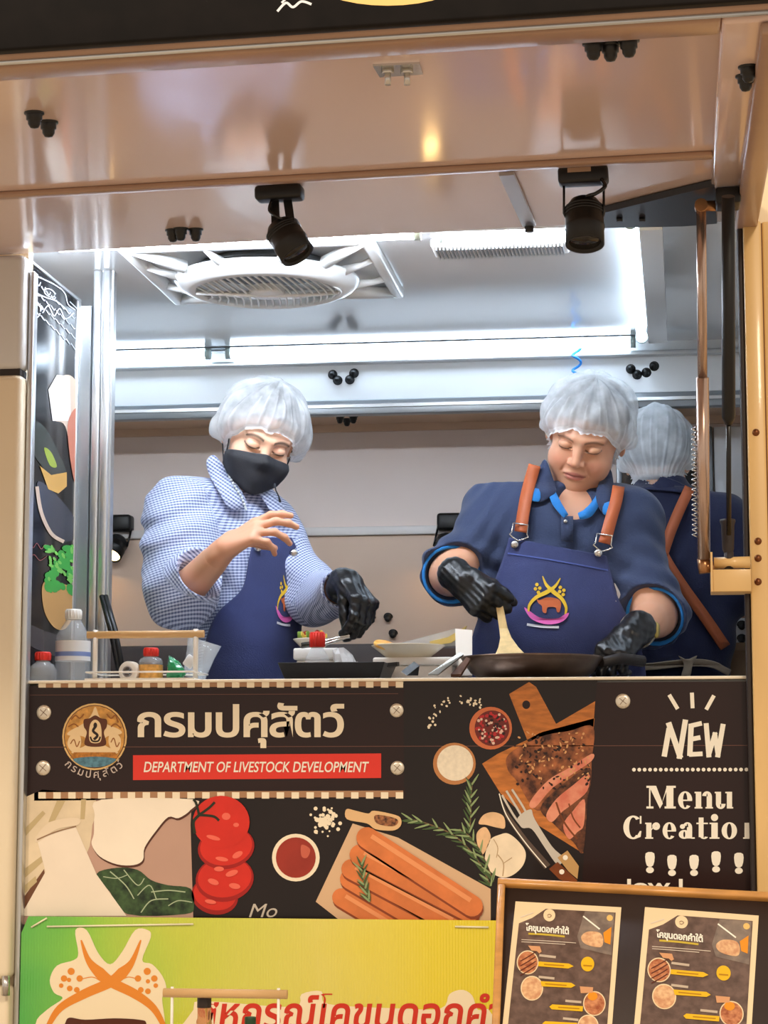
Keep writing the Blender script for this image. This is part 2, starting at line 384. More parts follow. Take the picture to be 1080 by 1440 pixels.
# ------------------------------------------------------------------ cap nuts
def nut_mesh(p, ax, s=0.011):
    s = s * 1.15
    b = MB(); ax = Vector(ax).normalized()
    b.lathe(p, [(s * 1.25, 0), (s * 1.25, s * 0.25), (0, s * 0.26)], 14, ax)
    b.lathe(Vector(p) + ax * s * 0.2, [(s, 0), (s, s * 0.75), (s * 0.8, s * 0.85), (s * 0.78, s * 1.3), (s * 0.5, s * 1.75), (0, s * 1.85)], 6 if False else 12, ax)
    return b
m_nut = mat('black_nylon_cap', (22, 22, 22), 0.4)
for (nx, ny) in ((468, 527), (475, 535), (492, 534), (498, 525), (887, 519), (896, 527), (909, 524), (920, 515)):
    nut_mesh(at(nx, ny, YBULK), (0, -1, 0), 0.009).build('cap_nut', m_nut, bk)
for (nx, ny) in ((478, 588), (488, 592), (497, 588), (522, 868), (546, 867), (553, 890)):
    nut_mesh(atz(nx, ny - 3, zb - 0.002) if ny < 600 else at(nx, ny, YB - 0.006), (0, -0.8, -0.6) if ny > 600 else (0, -0.1, -1), 0.009).build('cap_nut', m_nut, bk if ny < 600 else bpy.data.objects['wall_back'])
for (nx, ny) in ((1026, 878), (1043, 878), (1043, 897)):
    nut_mesh(at(nx, ny, YB - 0.03), (0, -0.8, -0.6), 0.009).build('cap_nut', m_nut, dr)

# ------------------------------------------------------------------ light tubes
m_tube = mat('cool_tube_glow', (240, 248, 255), 0.3, emit=(214, 234, 255), estr=10.5)
m_tube_f = mat('cool_front_tube_glow', (240, 248, 255), 0.3, emit=(226, 238, 255), estr=90.0)
def tube_lamp(name, a, b, label, r=0.0125, side=(0, 1, 0), m=None):
    a, b = Vector(a), Vector(b); d = (b - a).normalized()
    t = thing(name, (a + b) / 2, label, 'tube light', 'cool tube lights of the trailer')
    MB().tube([a + d * 0.012, b - d * 0.012], r, 14).build('tube', m or m_tube, t)
    for e, s in ((a, 1), (b, -1)):
        MB().tube([e, e + d * s * 0.013], r * 1.25, 12).build('end_cap', mat('tube_end_cap', (180, 196, 190), 0.4), t)
    sd = Vector(side)
    up = Vector((0, 0, 1)); c = (a + b) / 2; L = (b - a).length / 2
    R = Matrix((d, d.cross(up).normalized() * -1, up)).transposed()
    MB().bevbox((-L, -0.013, r + 0.002), (L, 0.013, r + 0.012), 0.003, 1, R, c).build('batten', m_trim, t)
    return t
YT = 1.345
zt1 = at(600, 489, YT).z
tube_lamp('tube_light', (at(318, 489, YT).x, YT, zt1), (at(894, 489, YT).x, YT, zt1), 'long horizontal glowing tube on the back bulkhead')
boxo('added_ceiling_strip', (XWL, YT - 0.03, at(600, 477, YT - .03).z), (at(894, 480, YT).x, YT + 0.01, ZCEIL - 0.0005), m_grey, bk, 0.002)  # added grey strip, parts the tube from its reflection and dims it
tube_lamp('tube_light', (at(60, 489, YT).x, YT, zt1), (at(296, 489, YT).x, YT, zt1), 'short horizontal glowing tube left of the long one')
zt3 = at(300, 338, 0.115).z
tube_lamp('tube_light', (at(-120, 338, 0.115).x, 0.115, zt3), (at(592, 338, 0.115).x, 0.115, zt3), 'glowing tube just inside the window head above the checked shirt cook', m=m_tube_f)
zt4 = at(700, 333, 0.22).z
tube_lamp('tube_light', (at(614, 333, 0.22).x, 0.22, zt4), (at(812, 333, 0.22).x, 0.22, zt4), 'short glowing tube under the ribbed ceiling fixture', 0.008, m=m_tube_f)
tube_lamp('tube_light', (-0.092, 0.10, 2.366), (-0.092, 1.25, 2.366), 'glowing tube running into the trailer along the right ceiling')
boxo('tube_housing', (-0.074, 0.10, 2.345), (-0.028, 1.22, ZCEIL - 0.001), m_white, bpy.data.objects['ceiling'])
# front ribbed fixture
fl = thing('ceiling_lamp', (at(705, 330, 0.34).x, 0.34, ZCEIL), 'ribbed white fixture on the ceiling beside the hanging spotlight', 'ceiling lamp')
fx_a, fx_b = at(610, 330, 0.33).x, at(800, 330, 0.33).x
boxo('housing', (fx_a, 0.26, ZCEIL - 0.02), (fx_b, 0.36, ZCEIL - 0.001), m_trim, fl, 0.005)
for i in range(34):
    x = fx_a + 0.012 + (fx_b - fx_a - 0.024) * i / 33
    boxo('rib', (x - 0.0016, 0.268, ZCEIL - 0.026), (x + 0.0016, 0.352, ZCEIL - 0.0195), m_grey, fl)

# ------------------------------------------------------------------ ceiling fan with square frame
ZF = 2.362
fan = thing('ceiling_fan', (at(370, 400, 0.62).x, 0.62, ZCEIL), 'white square-framed ceiling fan with round louvred grille', 'ceiling fan')
m_fan = mat('white_fan_plastic', (222, 224, 222), 0.3, coat=0.3)
fl_, bl_, fr_, br_ = atz(166, 356, ZF), atz(246, 430, ZF), atz(522, 340, ZF), atz(568, 420, ZF)
X0 = (fl_.x + bl_.x) / 2; X1 = (fr_.x + br_.x) / 2; Y0 = (fl_.y + fr_.y) / 2; Y1 = (bl_.y + br_.y) / 2
cX, cY = (X0 + X1) / 2, (Y0 + Y1) / 2
bw = 0.026
for nm, lo, hi in (('frame_bar', (X0, Y0, ZF), (X0 + bw, Y1, ZCEIL - .001)), ('frame_bar', (X1 - bw, Y0, ZF), (X1, Y1, ZCEIL - .001)), ('frame_bar', (X0 + bw, Y0, ZF), (X1 - bw, Y0 + bw, ZCEIL - .001)), ('frame_bar', (X0 + bw, Y1 - bw, ZF), (X1 - bw, Y1, ZCEIL - .001))):
    boxo(nm, lo, hi, m_fan, fan, 0.006)
ZD = 2.325; RD = 0.178
MB().lathe((cX, cY, ZD), [(RD - 0.022, 0.006), (RD - 0.018, -0.001), (RD - 0.004, 0.002), (RD + 0.015, 0.010), (RD + 0.028, 0.024), (RD + 0.028, 0.030), (RD - 0.02, 0.02), (RD - 0.022, 0.006)], 48).build('grille_ring', m_fan, fan)
for i in range(19):
    a = -0.93 + 1.86 * i / 18
    x = a * (RD - 0.022); L = math.sqrt(max(0, (RD - 0.021) ** 2 - x * x))
    pts = [(cX + x + 0.02 * math.sin(math.pi * t) , cY - L + 2 * L * t, ZD + 0.004 - 0.006 * math.sin(math.pi * t)) for t in np.linspace(0, 1, 9)]
    MB().tube(pts, 0.0026, 5).build('slat', m_fan, fan)
MB().tube([(cX - (RD - .022), cY - 0.02, ZD), (cX - .08, cY - .015, ZD - 0.004), (cX, cY, ZD - 0.007), (cX + .08, cY + .015, ZD - 0.004), (cX + RD - .022, cY + .02, ZD)], 0.005, 8).build('cross_rib', m_fan, fan)
MB().lathe((cX, cY, ZD), [(0.0, -0.008), (0.035, -0.007), (0.04, -0.002), (0.04, 0.012)], 24).build('hub', m_fan, fan)
MB().lathe((cX, cY, ZCEIL - 0.012), [(RD - 0.03, 0), (RD - 0.03, 0.01), (0, 0.0101)], 32).build('motor_plate', mat('fan_dark', (90, 94, 96), 0.5), fan)
for ang in (20, 70, 110, 160, 200, 250, 290, 340):
    a = math.radians(ang); dx, dy = math.cos(a), math.sin(a)
    r0 = RD + 0.018
    s = min((X1 - X0) / 2 / max(abs(dx), 1e-6), (Y1 - Y0) / 2 / max(abs(dy), 1e-6)) - 0.008
    tgt = math.atan2(math.copysign((Y1 - Y0) / 2 - 0.012, dy), math.copysign((X1 - X0) / 2 - 0.012, dx))
    q = Vector((cX + dx * s, cY + dy * s, ZF + 0.014)); p = Vector((cX + dx * r0, cY + dy * r0, ZD + 0.028))
    if (q - p).length > 0.01: MB().tube([p, (p + q) / 2 + Vector((0, 0, -0.004)), q], [0.012, 0.007, 0.009], 8).build('spoke', m_fan, fan)
for sx in (-1, 1):
    for sy in (-1, 1):
        p = Vector((cX + sx * 0.155, cY + sy * 0.14, ZD + 0.03)); q = Vector((cX + sx * ((X1 - X0) / 2 - 0.012), cY + sy * ((Y1 - Y0) / 2 - 0.012), ZF + 0.012))
        MB().tube([p, q], [0.015, 0.011], 8).build('spoke', m_fan, fan)

# blue coiled air hose by the bulkhead
cp = [at(811, 488, 1.36), at(811, 545, 1.36)]
pts = []
for i in range(61):
    t = i / 60; p = cp[0].lerp(cp[1], t)
    pts.append(p + Vector((math.cos(t * 2 * math.pi * 2.6) * 0.011, math.sin(t * 2 * math.pi * 2.6) * 0.011, 0)))
pts = [Vector((cp[0].x, 1.36, ZCEIL - 0.001)), cp[0] + Vector((0, 0, 0.01))] + pts
tag(MB().tube(pts, 0.0035, 8).build('coiled_hose', mat('blue_hose', (40, 140, 220), 0.3)), 'blue coiled air hose hanging from the ceiling above the cook', 'hose')

# ================================================================== awning flap
AS = 0.065; AY0, AZ0 = -0.02, 2.313; ALEN = 1.20
AT_ = 0.018
AN = Vector((AT_, AS, -1)).normalized()
AP0 = Vector((-1.20, AY0, AZ0))
def awn(px, py, low=0.0): return at_plane(px, py, AP0 + AN * low, AN)
ALEN = (awn(540, 77) - AP0).dot(Vector((0, -1, -AS)).normalized()) + 0.055
aw = thing('awning', (-0.6, AY0, AZ0), 'raised glossy beige awning flap over the serving window', 'awning')
AXL, AXR = -1.95, 0.062
Wn = -AN; U = Vector((1, 0, AT_)).normalized(); Vv = -Wn.cross(U)     # up, along, outward
RA = Matrix((U, Vv * -1, Wn)).transposed()
AXL, AXR = AXL + 1.20, AXR + 1.20
MB().box((AXL, -ALEN, 0.0), (AXR, 0, 0.03), RA, AP0).build('panel', m_awn, aw)
MB().bevbox((AXR, -ALEN - 0.03, -0.012), (AXR + 0.085, 0.0, 0.04), 0.006, 2, RA, AP0).build('side_rail', m_awn, aw)
MB().bevbox((AXR + 0.05, -ALEN - 0.03, -0.03), (AXR + 0.092, 0.0, -0.0125), 0.004, 2, RA, AP0).build('side_rail', m_awn_bar, aw)
MB().bevbox((AXL, -ALEN - 0.035, -0.010), (AXR - 0.0005, -ALEN + 0.03, 0.0295), 0.005, 2, RA, AP0).build('outer_rail', m_awn_bar, aw)
MB().bevbox((AXL, -ALEN - 0.062, -0.004), (AXR + 0.085, -ALEN - 0.036, 0.03), 0.008, 3, RA, AP0).build('outer_bead', m_awn_bar, aw)
MB().tube([RA @ Vector((AXL, -ALEN - 0.05, -0.006)) + AP0, RA @ Vector((AXR + .08, -ALEN - 0.05, -0.006)) + AP0], 0.004, 8).build('bright_bead', m_alu, aw)
ybar = -(awn(540, 240) - AP0).dot(Vv)
MB().bevbox((AXL, ybar - 0.012, -0.010), (AXR - 0.0005, ybar + 0.016, 0.0), 0.003, 2, RA, AP0).build('middle_strip', m_awn_bar, aw)
fas = MB().bevbox((AXL, -ALEN - 0.085, 0.0), (AXR + 0.30, -ALEN - 0.063, 0.42), 0.004, 2, RA, AP0).build('fascia', mat('black_fascia', (15, 11, 10), 0.5, var=0.3, vscale=20, spec=0.2), aw)
fsh = Sheet(RA @ Vector((0, -ALEN - 0.0852, 0)) + AP0, -RA.col[1], aw)
fsh.poly('fascia_emblem', ell(545, -34, 112, 42), mat('fascia_yellow', (236, 196, 120), 0.4), 1)
fsh.polys('fascia_marks', [stroke([(390, 16), (402, 4), (412, 10), (424, 2), (438, 6)], 3.5), stroke([(396, 4), (408, -6), (420, -2)], 3)], mat('fascia_white', (220, 222, 228), 0.4), 1)
for (nx, ny) in ((48, 158), (68, 171), (243, 323), (254, 321), (275, 322), (834, 60), (858, 62), (884, 56)):
    nut_mesh(awn(nx, ny), AN, 0.0105).build('cap_nut', m_nut, aw)
for (nx, ny) in ((1052, 93), (1048, 106)):
    nut_mesh(awn(nx, ny, 0.012), AN, 0.010).build('cap_nut', m_nut, aw)
# steel catch plate with two bolts
hp = [awn(524, 90), awn(590, 87), awn(595, 102), awn(534, 106)]
MB().prism(hp, AN * 0.003).build('catch_plate', m_steel, aw)
for bx in (545, 572):
    p = awn(bx, 98, 0.003); MB().tube([p, p + AN * 0.022], 0.0045, 8).tube([p, p + AN * 0.006], 0.009, 6).build('bolt', m_steel, aw)
# flat stay bar lying under the panel
sa, sb = awn(712, 242, 0.004), awn(744, 314, 0.004)
ds = (sb - sa).normalized(); ss = ds.cross(AN).normalized() * 0.013
MB().prism([sa - ss, sb - ss, sb + ds * 0.01, sb + ss, sa + ss], AN * 0.006).build('stay_bar', m_alu, aw)
MB().tube([sb + AN * 0.004, sb + AN * 0.018], 0.009, 12).build('stay_foot', m_blackgloss, aw)
# black gusset arm in the inner right corner
ga = [awn(812, 300, 0.002), awn(905, 276, 0.002), awn(1004, 252, 0.002), awn(1008, 306, 0.002), awn(960, 310, 0.002), awn(812, 313, 0.002)]
gu = MB().prism(ga, AN * 0.012).build('gusset_arm', mat('black_gusset', (30, 31, 36), 0.35), aw)
hb = awn(1023, 268, 0.012)
MB().bevbox((-0.022, -0.04, -0.030), (0.022, 0.04, -0.001), 0.004, 2, RA, hb).build('hinge_block', m_black, aw)
for (bx, by) in ((871, 312), (903, 312)):
    p = awn(bx, by - 6, 0.014); MB().tube([p, p + AN * 0.008], 0.006, 8).build('bolt', m_nut, aw)

# gas strut and telescopic stay
YS = -0.075
TOP_G = awn(1024, 276, 0.05); TOP_S = awn(986, 290, 0.03)
def gl(f): return TOP_G.lerp(at(1025, 790, YS), f)
def sl_(f): return TOP_S.lerp(at(990, 800, YS), f)
gs = thing('gas_strut', at(1024, 780, YS), 'black gas strut holding up the awning at the right', 'gas strut')
MB().tube([gl(0), gl(0.585), gl(0.605)], [0.0115, 0.0125, 0.007], 14).build('cylinder', m_black, gs)
MB().tube([gl(0.60), gl(0.92)], 0.0048, 10).build('rod', m_blackgloss, gs)
MB().lathe(at(1024, 772, YS), [(0.006, -0.012), (0.011, 0), (0.0125, 0.045), (0.015, 0.052), (0.014, 0.056), (0.005, 0.05)], 16).build('boot', m_rubber, gs)
MB().tube([at(1025, 776, YS), at(1025, 800, YS)], 0.009, 10).build('end_fitting', m_rubber, gs)
st = thing('telescopic_stay', at(988, 800, YS), 'brownish steel telescopic tube beside the gas strut', 'stay')
MB().tube([sl_(0), sl_(0.47)], 0.0090, 14).build('inner_tube', m_chrome, st)
MB().tube([sl_(0.465), sl_(0.97)], 0.0118, 14).build('outer_tube', m_chrome, st)
MB().tube([TOP_S + Vector((-0.01, 0, 0)), TOP_S + Vector((0.032, 0, 0))], 0.010, 12).build('top_pivot', mat('bronze_fitting', (170, 124, 84), 0.3, 0.8), st)
MB().tube([TOP_S + Vector((0, -0.012, 0)), TOP_S + Vector((0, 0.012, 0))], 0.012, 12).build('pivot_head', MATS['bronze_fitting'], st)
MB().tube([at(989, 785, YS), at(992, 806, YS)], 0.012, 8).tube([at(984, 800, YS), at(1004, 796, YS)], 0.010, 10).build('bottom_pivot', MATS['bronze_fitting'], st)
pts = []
for i in range(22 * 8 + 1):
    t = i / (22 * 8); p = sl_(0.60 + 0.31 * t) + Vector((-0.0165, 0, 0))
    a = i / 8 * 2 * math.pi; pts.append(p + Vector((math.cos(a) * 0.0045, math.sin(a) * 0.0045, 0)))
MB().tube(pts, 0.0012, 5).build('spring', m_steel, st)
br = thing('strut_bracket', at(1030, 810, -0.04), 'gold painted folded steel bracket at the foot of the strut', 'bracket')
a_, b_ = at(1003, 832, YS - 0.02), at(1050, 798, -0.02)
boxo('plate', (a_.x, YS - 0.02, a_.z), (jx0 - 0.0005, YS - 0.015, at(1030, 802, YS).z), m_gold, br, 0.001)
boxo('base_plate', (a_.x, YS - 0.0145, a_.z), (jx0 - 0.0005, -0.02, a_.z + 0.004), m_gold, br)
boxo('side_flange', (a_.x - 0.004, YS - 0.022, a_.z), (a_.x - 0.0002, -0.02, at(1003, 778, YS).z), m_gold, br)
MB().tube([at(1004, 792, YS), Vector((jx0 - 0.001, YS, at(1030, 791, YS).z))], 0.011, 14).build('roller', m_gold, br)
# ================================================================== printed vinyl under the window
def pm(name, c, **k):
    k.setdefault('rough', 0.32); k.setdefault('coat', 0.12); k.setdefault('spec', 0.35)
    return mat('ink_' + name, c, **k)
I_dark = pm('dark_brown', (36, 15, 12), var=0.10, vscale=4)
I_char = pm('charcoal', (27, 17, 15), var=0.15, vscale=5)
I_cream = pm('cream', (240, 226, 198)); I_tan = pm('tan', (168, 126, 92)); I_red = pm('red', (222, 56, 42))
I_white = pm('white', (244, 238, 222))
vb = thing('vinyl_banner', at(540, 1200, 0), 'dark brown printed vinyl under the window with seal, lettering and food photos', 'banner')
XV0, XV1 = at(29, 955, -0.004).x, at(1058, 955, -0.004).x
boxo('vinyl_sheet', (XV0, -0.006, 0.60), (XV1, -0.0005, ZC - 0.0105), I_dark, vb)
VP = Sheet((0, -0.0062, 0), (0, -1, 0), vb)
def V(x, y): return (x, y)
# right two thirds: charcoal photo ground
VP.poly('photo_ground', [(270, 1124), (568, 1122), (568, 958), (840, 956), (826, 1100), (818, 1262), (690, 1300), (262, 1310)], I_char, 1)
# panel seams
VP.polys('seam', [[(32, 1050.2), (1057, 1047.6), (1057, 1048.8), (32, 1051.4)], [(32, 977), (560, 975), (560, 976), (32, 978)]], pm('seam', (96, 62, 52)), 3)
# checker strips
def checker(y, x0, x1, h, slope, n, name):
    st = (x1 - x0) / n
    f = lambda x: y + (x - x0) * slope
    VP.poly(name + '_ground', [(x0, f(x0)), (x1, f(x1)), (x1, f(x1) + h), (x0, f(x0) + h)], I_tan, 4)
    VP.polys(name, [[(x0 + st * i, f(x0)), (x0 + st * (i + 1), f(x0)), (x0 + st * (i + 1), f(x0) + h), (x0 + st * i, f(x0) + h)] for i in range(0, n, 2)], I_cream, 5)
checker(958.5, 54, 567, 8.5, -0.004, 49, 'checker_strip')
VP.poly('strip_outline', [(48, 1110), (570, 1107.5), (570, 1122), (48, 1126)], I_dark, 3)
checker(1114, 54, 567, 9, -0.0045, 49, 'checker_strip')
# lettering
VP.text('thai_lettering', 'กรมปศุสัตว์', (193, 988, 484, 1052), I_cream, 4, bold=0.022, space=0.94)
VP.poly('red_strip', [(187, 1062), (536, 1059.5), (536, 1094), (187, 1097)], I_red, 3)
VP.text('red_strip_lettering', 'DEPARTMENT OF LIVESTOCK DEVELOPMENT', (202, 1071, 519, 1086), I_white, 5, bold=0.012, shear=0.2)
# department seal
G1 = pm('gold', (206, 150, 74), var=0.25, vscale=90); G2 = pm('gold_rim', (226, 186, 120)); G3 = pm('seal_cream', (236, 206, 158)); G4 = pm('seal_brown', (92, 48, 26)); G5 = pm('seal_blue', (84, 128, 146), var=0.3, vscale=120)
cx, cy = 133, 1036
VP.poly('seal_rim', ell(cx, cy, 45.5, 47), G2, 3)
VP.poly('seal_ring', ell(cx, cy, 43, 44.5), G4, 4); VP.poly('seal_field', ell(cx, cy, 42, 43.5), G1, 5)
VP.poly('seal_arch', spline([(134, 994), (140, 1008), (150, 1018), (168, 1026), (170, 1032), (150, 1036), (148, 1048), (164, 1056), (160, 1060), (108, 1060), (102, 1056), (120, 1048), (118, 1036), (96, 1034), (98, 1028), (116, 1018), (128, 1006)]), G3, 6)
VP.poly('seal_throne', spline([(118, 1012), (126, 1010), (134, 1006), (142, 1010), (150, 1012), (150, 1022), (146, 1030), (148, 1048), (120, 1048), (122, 1030), (118, 1022)]), G4, 7)
VP.poly('seal_niche', spline([(134, 1012), (141, 1018), (143, 1034), (140, 1044), (128, 1044), (125, 1034), (127, 1018)]), G3, 8)
VP.polys('seal_figure', [ell(134, 1020, 2.6, 4), stroke([(134, 1022), (131, 1028), (137, 1034), (132, 1040)], 3.6), stroke([(127, 1036), (130, 1042), (138, 1042), (141, 1036)], 2.2)], pm('seal_black', (40, 24, 18)), 9)
VP.polys('seal_elephants', [spline([(96, 1040), (102, 1032), (112, 1034), (114, 1046), (108, 1058), (100, 1056), (95, 1048)]), spline([(154, 1034), (164, 1032), (170, 1040), (168, 1054), (160, 1058), (153, 1046)])], G3, 7)
VP.polys('seal_lines', [stroke([(99, 1046), (104, 1040), (108, 1050), (112, 1042)], 1.4), stroke([(156, 1044), (160, 1038), (164, 1050), (168, 1044)], 1.4), stroke([(100, 1012), (106, 1006), (112, 1010), (118, 1004)], 1.8), stroke([(150, 1004), (156, 1010), (162, 1006), (166, 1016)], 1.8), stroke([(96, 1022), (104, 1018), (110, 1022)], 1.6), stroke([(156, 1022), (162, 1018), (170, 1024)], 1.6)], pm('seal_umber', (150, 92, 40)), 8)
VP.poly('seal_base', [(104, 1058), (162, 1058), (167, 1066), (99, 1066)], pm('seal_ochre', (178, 116, 44), var=0.3, vscale=150), 8)
VP.poly('seal_water', spline([(104, 1067), (133, 1064), (162, 1067), (156, 1074), (144, 1078), (133, 1079), (120, 1078), (110, 1074)]), G5, 9)
def bow(px, py):
    u = (px - 95) / 77 * 2 - 1
    ang = u * math.radians(47); rr = 58 + (1086 - py) * -1
    return 133 + np.sin(ang) * rr, 1036 + np.cos(ang) * rr
VP.text('seal_lettering', 'กรมปศุสัตว์', (95, 1074, 172, 1090), pm('grey_lettering', (196, 180, 170)), 4, bold=0.01, warp=bow, space=1.25)
# screws
m_screw = mat('brushed_screw', (222, 212, 194), 0.3, 0.7, bump=0.05, bscale=300)
for (sx, sy, r) in ((62, 1002, 11), (61, 1080, 11), (558, 999, 10), (559, 1080, 10), (876, 986, 10.5)):
    p = at(sx, sy, -0.006); r = r * 4.09 / 3000
    b = MB().lathe(p, [(0, -0.0045), (r * 0.6, -0.0044), (r * 0.93, -0.0032), (r, -0.0018), (r, 0.001)], 24, (0, 1, 0))
    s_ = b.build('screw_head', m_screw, vb)
    q = MB()
    for an in (40, -50):
        R = Matrix.Rotation(math.radians(an), 3, 'Y'); q.box((-r * 0.62, -0.0049, -r * 0.05), (r * 0.62, -0.0043, r * 0.05), R, p)
    q.build('screw_slot', mat('screw_slot', (150, 130, 110), 0.5), s_)

# ---- photo prints
wood = pm('board_wood', (186, 112, 50), var=0.22, vscale=30, stretch=(1, 1, 4)); wood_d = pm('board_wood_dark', (120, 62, 28), var=0.2, vscale=30)
steak = pm('steak', (66, 34, 22), col2=(176, 104, 62), vscale=45, detail=8); steak_d = pm('steak_crust', (44, 24, 18), col2=(120, 70, 42), vscale=70, detail=8)
pinkm = pm('meat_pink', (206, 112, 88), col2=(226, 150, 120), vscale=40); rosem = pm('rosemary', (70, 92, 52)); rosel = pm('rosemary_light', (140, 160, 110))
# salt and pepper specks
random.seed(11)
VP.polys('salt_specks', [ell(648 + 36 * math.cos(a) * r_ * 1.1, 1010 - 26 * math.sin(a) * r_, random.uniform(1, 2.2), random.uniform(1, 2), random.random() * 90, 7) for a, r_ in [(math.radians(random.uniform(40, 205)), random.uniform(0.8, 1.25)) for _ in range(46)]], I_cream, 4)
# board with handle
VP.poly('board_handle', [(716, 976), (744, 959), (754, 966), (782, 1018), (837, 986), (834, 1030), (760, 1060), (742, 1042)], wood, 2)
VP.poly('board_hole', ell(740, 991, 5.5, 6), I_dark, 3)
VP.poly('board', [(678, 1074), (700, 1060), (742, 1040), (760, 1030), (836, 1010), (820, 1200), (740, 1150), (704, 1116)], wood, 2)
VP.poly('steak', spline([(716, 1060), (760, 1036), (800, 1028), (834, 1022), (832, 1070), (828, 1110), (800, 1120), (760, 1140), (744, 1128), (728, 1100), (714, 1082)], 5), steak, 3)
VP.poly('steak_lower', spline([(760, 1136), (790, 1104), (830, 1080), (826, 1130), (820, 1198), (806, 1184), (780, 1160)], 5), steak_d, 4)
VP.polys('steak_slice', [spline([(745, 1128), (770, 1098), (800, 1080), (832, 1060), (832, 1070), (800, 1092), (775, 1110), (752, 1136)], 4), spline([(768, 1146), (782, 1124), (806, 1104), (828, 1088), (826, 1112), (806, 1130), (790, 1142), (776, 1156)], 4), spline([(792, 1160), (806, 1140), (822, 1124), (821, 1160), (812, 1170), (800, 1180)], 4)], pinkm, 5)
random.seed(5)
VP.polys('pepper_crumbs', [ell(random.uniform(730, 828), random.uniform(1030, 1096), random.uniform(1, 3.4), random.uniform(0.8, 1.8), random.random() * 180, 7) for _ in range(70)], pm('crumb', (214, 158, 104)), 6)
VP.polys('pepper_crumbs', [ell(random.uniform(720, 830), random.uniform(1036, 1110), random.uniform(1, 3.8), random.uniform(0.8, 2.2), random.random() * 180, 7) for _ in range(80)], pm('crumb_dark', (44, 22, 14)), 6)
VP.polys('steak_bone', [stroke([(782, 1128), (790, 1150), (800, 1166), (812, 1180)], 2.5), stroke([(800, 1130), (806, 1150), (816, 1164)], 2)], wood_d, 6)
# bowls of pepper and salt
VP.poly('pepper_bowl', ell(690, 1024, 30, 30), pm('bowl_clay', (206, 112, 68)), 4); VP.poly('pepper_bowl_inside', ell(692, 1024, 24.5, 25), pm('bowl_dark', (110, 38, 30)), 5)
VP.polys('peppercorn', [ell(692 + r_ * math.cos(a), 1024 + r_ * math.sin(a), random.uniform(1.6, 2.8), None, 0, 8) for a, r_ in [(random.random() * 6.28, 22 * math.sqrt(random.random())) for _ in range(44)]], pm('peppercorn_red', (184, 40, 44)), 6)
VP.polys('peppercorn', [ell(692 + r_ * math.cos(a), 1024 + r_ * math.sin(a), random.uniform(1.4, 2.3), None, 0, 8) for a, r_ in [(random.random() * 6.28, 22 * math.sqrt(random.random())) for _ in range(30)]], pm('peppercorn_pale', (226, 190, 172)), 7)
VP.polys('peppercorn', [ell(692 + r_ * math.cos(a), 1024 + r_ * math.sin(a), random.uniform(1.4, 2.3), None, 0, 8) for a, r_ in [(random.random() * 6.28, 22 * math.sqrt(random.random())) for _ in range(26)]], pm('peppercorn_black', (48, 20, 22)), 8)
VP.poly('salt_bowl', ell(639, 1074, 30, 29.5), pm('bowl_wood', (190, 128, 76)), 4); VP.poly('salt_heap', ell(640, 1073, 25.5, 25), pm('salt', (238, 226, 202), var=0.06, vscale=120), 5)
# fork and knife
VP.polys('fork', [stroke([(706, 1118), (722, 1146), (734, 1162)], 3), stroke([(712, 1112), (728, 1138), (738, 1156)], 3), stroke([(720, 1110), (734, 1132), (744, 1150)], 3), spline([(728, 1150), (746, 1138), (752, 1152), (776, 1190), (792, 1206), (784, 1216), (766, 1192), (748, 1166), (734, 1164)], 4)], pm('fork_steel', (206, 198, 184), metal=0.3), 5)
VP.poly('fork_handle', [(784, 1206), (798, 1196), (814, 1218), (812, 1236), (800, 1226)], pm('fork_wood', (190, 150, 96)), 6)
VP.polys('rivets_print', [ell(795, 1206, 3.6), ell(790, 1226, 3.6)], I_white, 8)
VP.poly('knife_blade', [(702, 1116), (712, 1140), (742, 1180), (774, 1216), (766, 1222), (736, 1186), (710, 1148)], pm('knife_steel', (92, 76, 66), metal=0.2), 4)
VP.poly('knife_edge', stroke([(702, 1116), (712, 1146), (738, 1184), (768, 1220)], 1.6), I_white, 6)
VP.poly('knife_handle', [(772, 1222), (784, 1212), (812, 1238), (806, 1246), (786, 1236)], wood_d, 7)
# garlic
VP.poly('garlic_bulb', spline([(684, 1194), (690, 1180), (702, 1174), (714, 1172), (728, 1182), (739, 1198), (736, 1216), (722, 1230), (706, 1234), (690, 1226), (682, 1212)]), pm('garlic', (238, 220, 190), var=0.06, vscale=30), 5)
VP.polys('garlic_lines', [stroke([(707, 1232), (708, 1214), (700, 1202)], 1.4), stroke([(708, 1214), (720, 1206)], 1.2, sm=False), stroke([(694, 1180), (700, 1192), (698, 1206)], 1)], pm('garlic_line', (186, 156, 116)), 6)
VP.polys('garlic_clove', [spline([(670, 1174), (676, 1165), (684, 1164), (690, 1176), (686, 1190), (678, 1202), (672, 1190)]), spline([(673, 1158), (680, 1146), (694, 1142), (708, 1148), (710, 1164), (700, 1164), (684, 1160)])], pm('clove', (224, 184, 140), var=0.12, vscale=40), 5)
